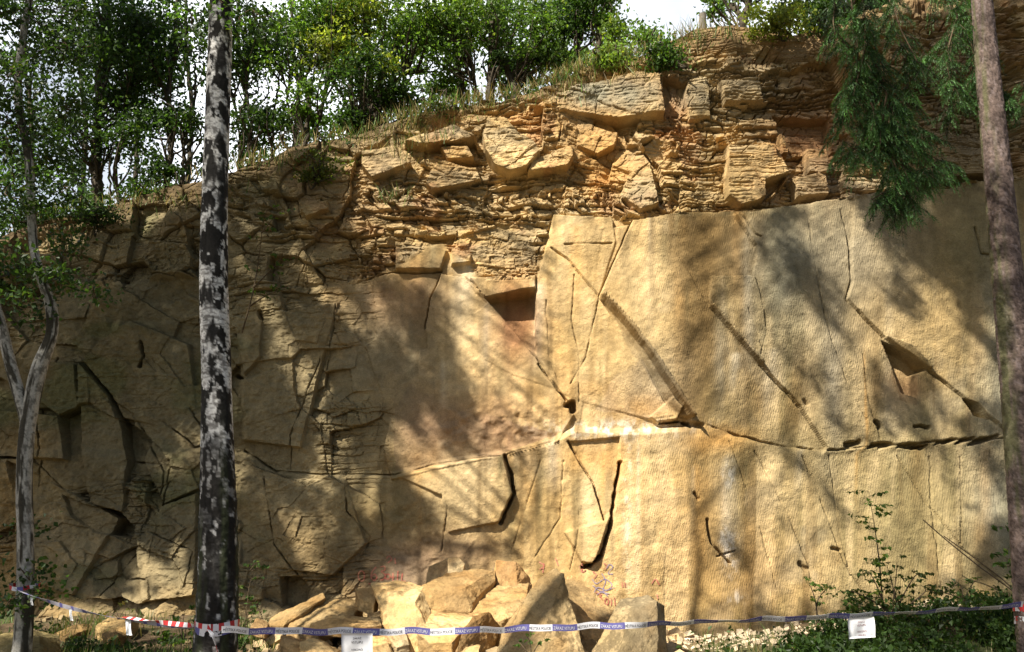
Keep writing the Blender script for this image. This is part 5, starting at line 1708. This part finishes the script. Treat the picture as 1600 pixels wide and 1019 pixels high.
def wrap(label, cx, cy, z, r, width, mats, period, name='tape_wrap', dz=0.0, turns=1.0, wob=.02):
    t = np.linspace(0, 2 * pi * turns, int(150 * turns))
    rr = r * (1 + wob * np.sin(t * 3 + 1))
    P = np.stack([cx + rr * np.cos(t), cy + rr * np.sin(t), z + dz * np.sin(t) + .012 * np.sin(t * 2.3)], 1)
    return tape(label, P, .15 * np.sin(t * 2), width, mats, period, name=name)


bx = at(338, 985, 8.0)
wrap('red and white tape wound round the foot of the near birch', bx[0], 8.0, float(at(338, 979, 7.8)[2]), 31.5 * 8 / F, .060, [M_TAPER, M_TAPEW], .05, turns=1.6)
wrap('blue and white tape knotted round the near birch under the red one', bx[0], 8.0, float(at(338, 986, 7.8)[2]), 30.8 * 8 / F, .060, [M_TAPEW, M_TAPEB], .2, turns=1.0, dz=.01)
P = smooth_path([at(326, 984, 7.75), at(332, 992, 7.72), at(336, 1004, 7.72), at(341, 1024, 7.74), at(343, 1040, 7.75)], 60)
tape('loose tape end dangling down the front of the near birch', P, np.linspace(1.3, 2.3, 60), .045, [M_TAPEW, M_TAPER], .16, name='tape_end')
sx_ = at(1622, 965, 9.0)
wrap('red and white tape wound round the spruce trunk at the right edge', sx_[0], 9.0, float(at(1600, 952, 8.9)[2]), 30.5 * 9 / F, .075, [M_TAPER, M_TAPEW], .07)
wrap('second lower turn of red and white tape on the spruce trunk', sx_[0], 9.0, float(at(1600, 972, 8.9)[2]), 31.0 * 9 / F, .075, [M_TAPEW, M_TAPER], .07)
lx = at(38, 920, 9.0)
wrap('faded tape tied round the forked tree at the left edge', lx[0], 9.0, float(at(38, 917, 8.85)[2]), 20 * 9 / F, .04, [M_TAPER, M_TAPEW, M_TAPEB], .06, dz=.012)


def sheet(name, label, corners, Y, lines=None, ink=None, cat='notice', group=None, bend=.01):
    """corners: px of top-left, top-right, bottom-right, bottom-left"""
    A_, B_, C_, D_ = [at(u, v, Y) for u, v in corners]
    root = empty(name, (A_ + B_) / 2)
    tag(root, label, cat, group)
    k = 9
    s = np.linspace(0, 1, k)
    Sg, Tg = np.meshgrid(s, s, indexing='ij')
    def pt(a, b, off=0.0):
        a, b = np.asarray(a)[..., None], np.asarray(b)[..., None]
        q = (A_ * (1 - a) + B_ * a) * (1 - b) + (D_ * (1 - a) + C_ * a) * b
        q = q + np.array([0, 1.0, 0]) * (bend * np.sin(a * 2.6 + b * 1.2) + bend * 1.5 * b * b + .006 * np.sin(a * 9 + b * 5) + .005 * np.abs(b - .5) - off)
        return q
    F_ = pt(Sg, Tg).reshape(-1, 3)
    Bk = pt(Sg, Tg, -.0015).reshape(-1, 3)
    q = grid_quads(k, k)
    rim = [i * k for i in range(k)] + [(k - 1) * k + j for j in range(1, k)] + [i * k + k - 1 for i in range(k - 2, -1, -1)] + [j for j in range(k - 2, 0, -1)]
    rq = [[rim[i], rim[(i + 1) % len(rim)], rim[(i + 1) % len(rim)] + k * k, rim[i] + k * k] for i in range(len(rim))]
    link('paper', fast_mesh('paper', np.concatenate([F_, Bk]), np.concatenate([q, q[:, ::-1] + k * k, np.array(rq)]), True), M_PAPER, root)
    if lines:
        for w_, b0, h in lines:
            v, f = text_data(w_)
            asp = np.linalg.norm(D_ - A_) / np.linalg.norm(B_ - A_)
            hs = h / v[:, 1].max()
            aa = .5 + (v[:, 0] - v[:, 0].max() / 2) * hs * asp * .9
            link('lettering', fast_mesh('lettering', pt(aa, b0 - v[:, 1] * hs, .003), f), ink, root)
    return root


NOTICE = [('ZÁKAZ', .24, .11), ('VSTUPU', .42, .11), ('NEBEZPEČÍ', .72, .11), ('ÚRAZU', .90, .11)]
sheet('notice_sheet', 'white paper notice hanging in shade from the tape before the heap', [(533, 990), (582, 990), (582, 1028), (533, 1028)], 7.78, NOTICE, M_INK)
sheet('notice_sheet', 'sunlit white paper notice hanging from the tape before the weeds', [(1325, 967), (1366, 964), (1369, 996), (1328, 999)], 8.45, NOTICE, M_REDINK)
G = 'paper slips on the left tape'
sheet('paper_slip', 'narrow white slip hanging at the middle of the left tape', [(107, 951), (112, 951), (113, 970), (108, 970)], 8.45, group=G, cat='paper slip')
sheet('paper_slip', 'wider grey white slip hanging nearest the birch', [(195, 969), (204, 970), (205, 993), (196, 993)], 8.2, group=G, cat='paper slip')
sheet('paper_slip', 'tiny slip hanging beside the forked trunk', [(46, 932), (51, 934), (51, 946), (47, 946)], 8.62, group=G, cat='paper slip')


def strokes(label, lines, mat, wpx, name='graffiti'):
    V_, Q, n0 = [], [], 0
    for l in lines:
        l = np.array(l, float)
        S = smooth_path(np.c_[l, np.zeros(len(l))], 8 * len(l))[:, :2]
        T = np.gradient(S, axis=0)
        T /= np.linalg.norm(T, axis=1, keepdims=True) + 1e-9
        Nn = np.stack([-T[:, 1], T[:, 0]], 1)
        ww = wpx * rng.uniform(.6, 1.2, len(S))[:, None]
        a = np.array([on_cliff(*q) for q in S + Nn * ww / 2]) + [0, -.010, 0]
        b = np.array([on_cliff(*q) for q in S - Nn * ww / 2]) + [0, -.010, 0]
        ym = np.minimum(a[:, 1], b[:, 1])
        a[:, 1] = b[:, 1] = ym
        V_.append(np.stack([a, b], 1).reshape(-1, 3))
        i = np.arange(len(S) - 1)[:, None] * 2
        Q.append(i + np.array([[0, 1, 3, 2]]) + n0)
        n0 += 2 * len(S)
    o = link(name, fast_mesh(name, np.concatenate(V_), np.concatenate(Q)), mat, cliff)
    o['label'] = label
    return o


def ring(u, v, a, b, a0=0, a1=6.4, n=9):
    return [(u + a * cos(t), v + b * sin(t)) for t in np.linspace(a0, a1, n)]


strokes('faded red sprayed digits left of the heap', [ring(565, 900, 5, 8), [(588, 886), (582, 893), (580, 902), (585, 907), (589, 902), (585, 897), (581, 901)],
        [(594, 886), (601, 885), (601, 891), (596, 893), (602, 898), (600, 905), (594, 906)], ring(606, 901, 4, 4), [(611, 902), (616, 902)], [(614, 895), (614, 908)], [(622, 892), (621, 908)], [(629, 895), (628, 907), (634, 908)],
        [(604, 873), (608, 869), (612, 874), (606, 880)], [(617, 872), (618, 881)], [(576, 912), (586, 911)]], M_REDPAINT, 2.2)
strokes('red sprayed scrawl right of the heap', [[(909, 880), (908, 888), (910, 894), (914, 891), (911, 887), (908, 890)], [(905, 886), (916, 885)], [(926, 893), (932, 898), (928, 904)], [(943, 880), (948, 884), (945, 890)],
        [(934, 937), (938, 932), (940, 938), (934, 944), (942, 943)], ring(948, 940, 3, 5), [(955, 935), (955, 946)], [(960, 934), (961, 946)], [(930, 925), (940, 930)], [(972, 910), (973, 918)], [(976, 910), (977, 918)],
        [(850, 880), (848, 895)], [(842, 878), (850, 884), (843, 890)], [(868, 872), (872, 884)], [(1018, 912), (1024, 905), (1030, 914)], [(1026, 928), (1028, 936)]], M_REDPAINT, 2.0)
strokes('dark blue sprayed tangle right of the heap', [[(925, 905), (932, 912), (945, 905), (956, 914), (948, 922), (934, 918), (928, 926)], [(940, 896), (946, 908), (942, 922), (950, 932)], [(926, 915), (940, 924), (960, 918)],
        [(948, 888), (952, 882), (957, 886), (950, 896), (958, 897)], [(930, 932), (938, 926), (952, 928)]], M_BLUEPAINT, 1.4)
print('all done')
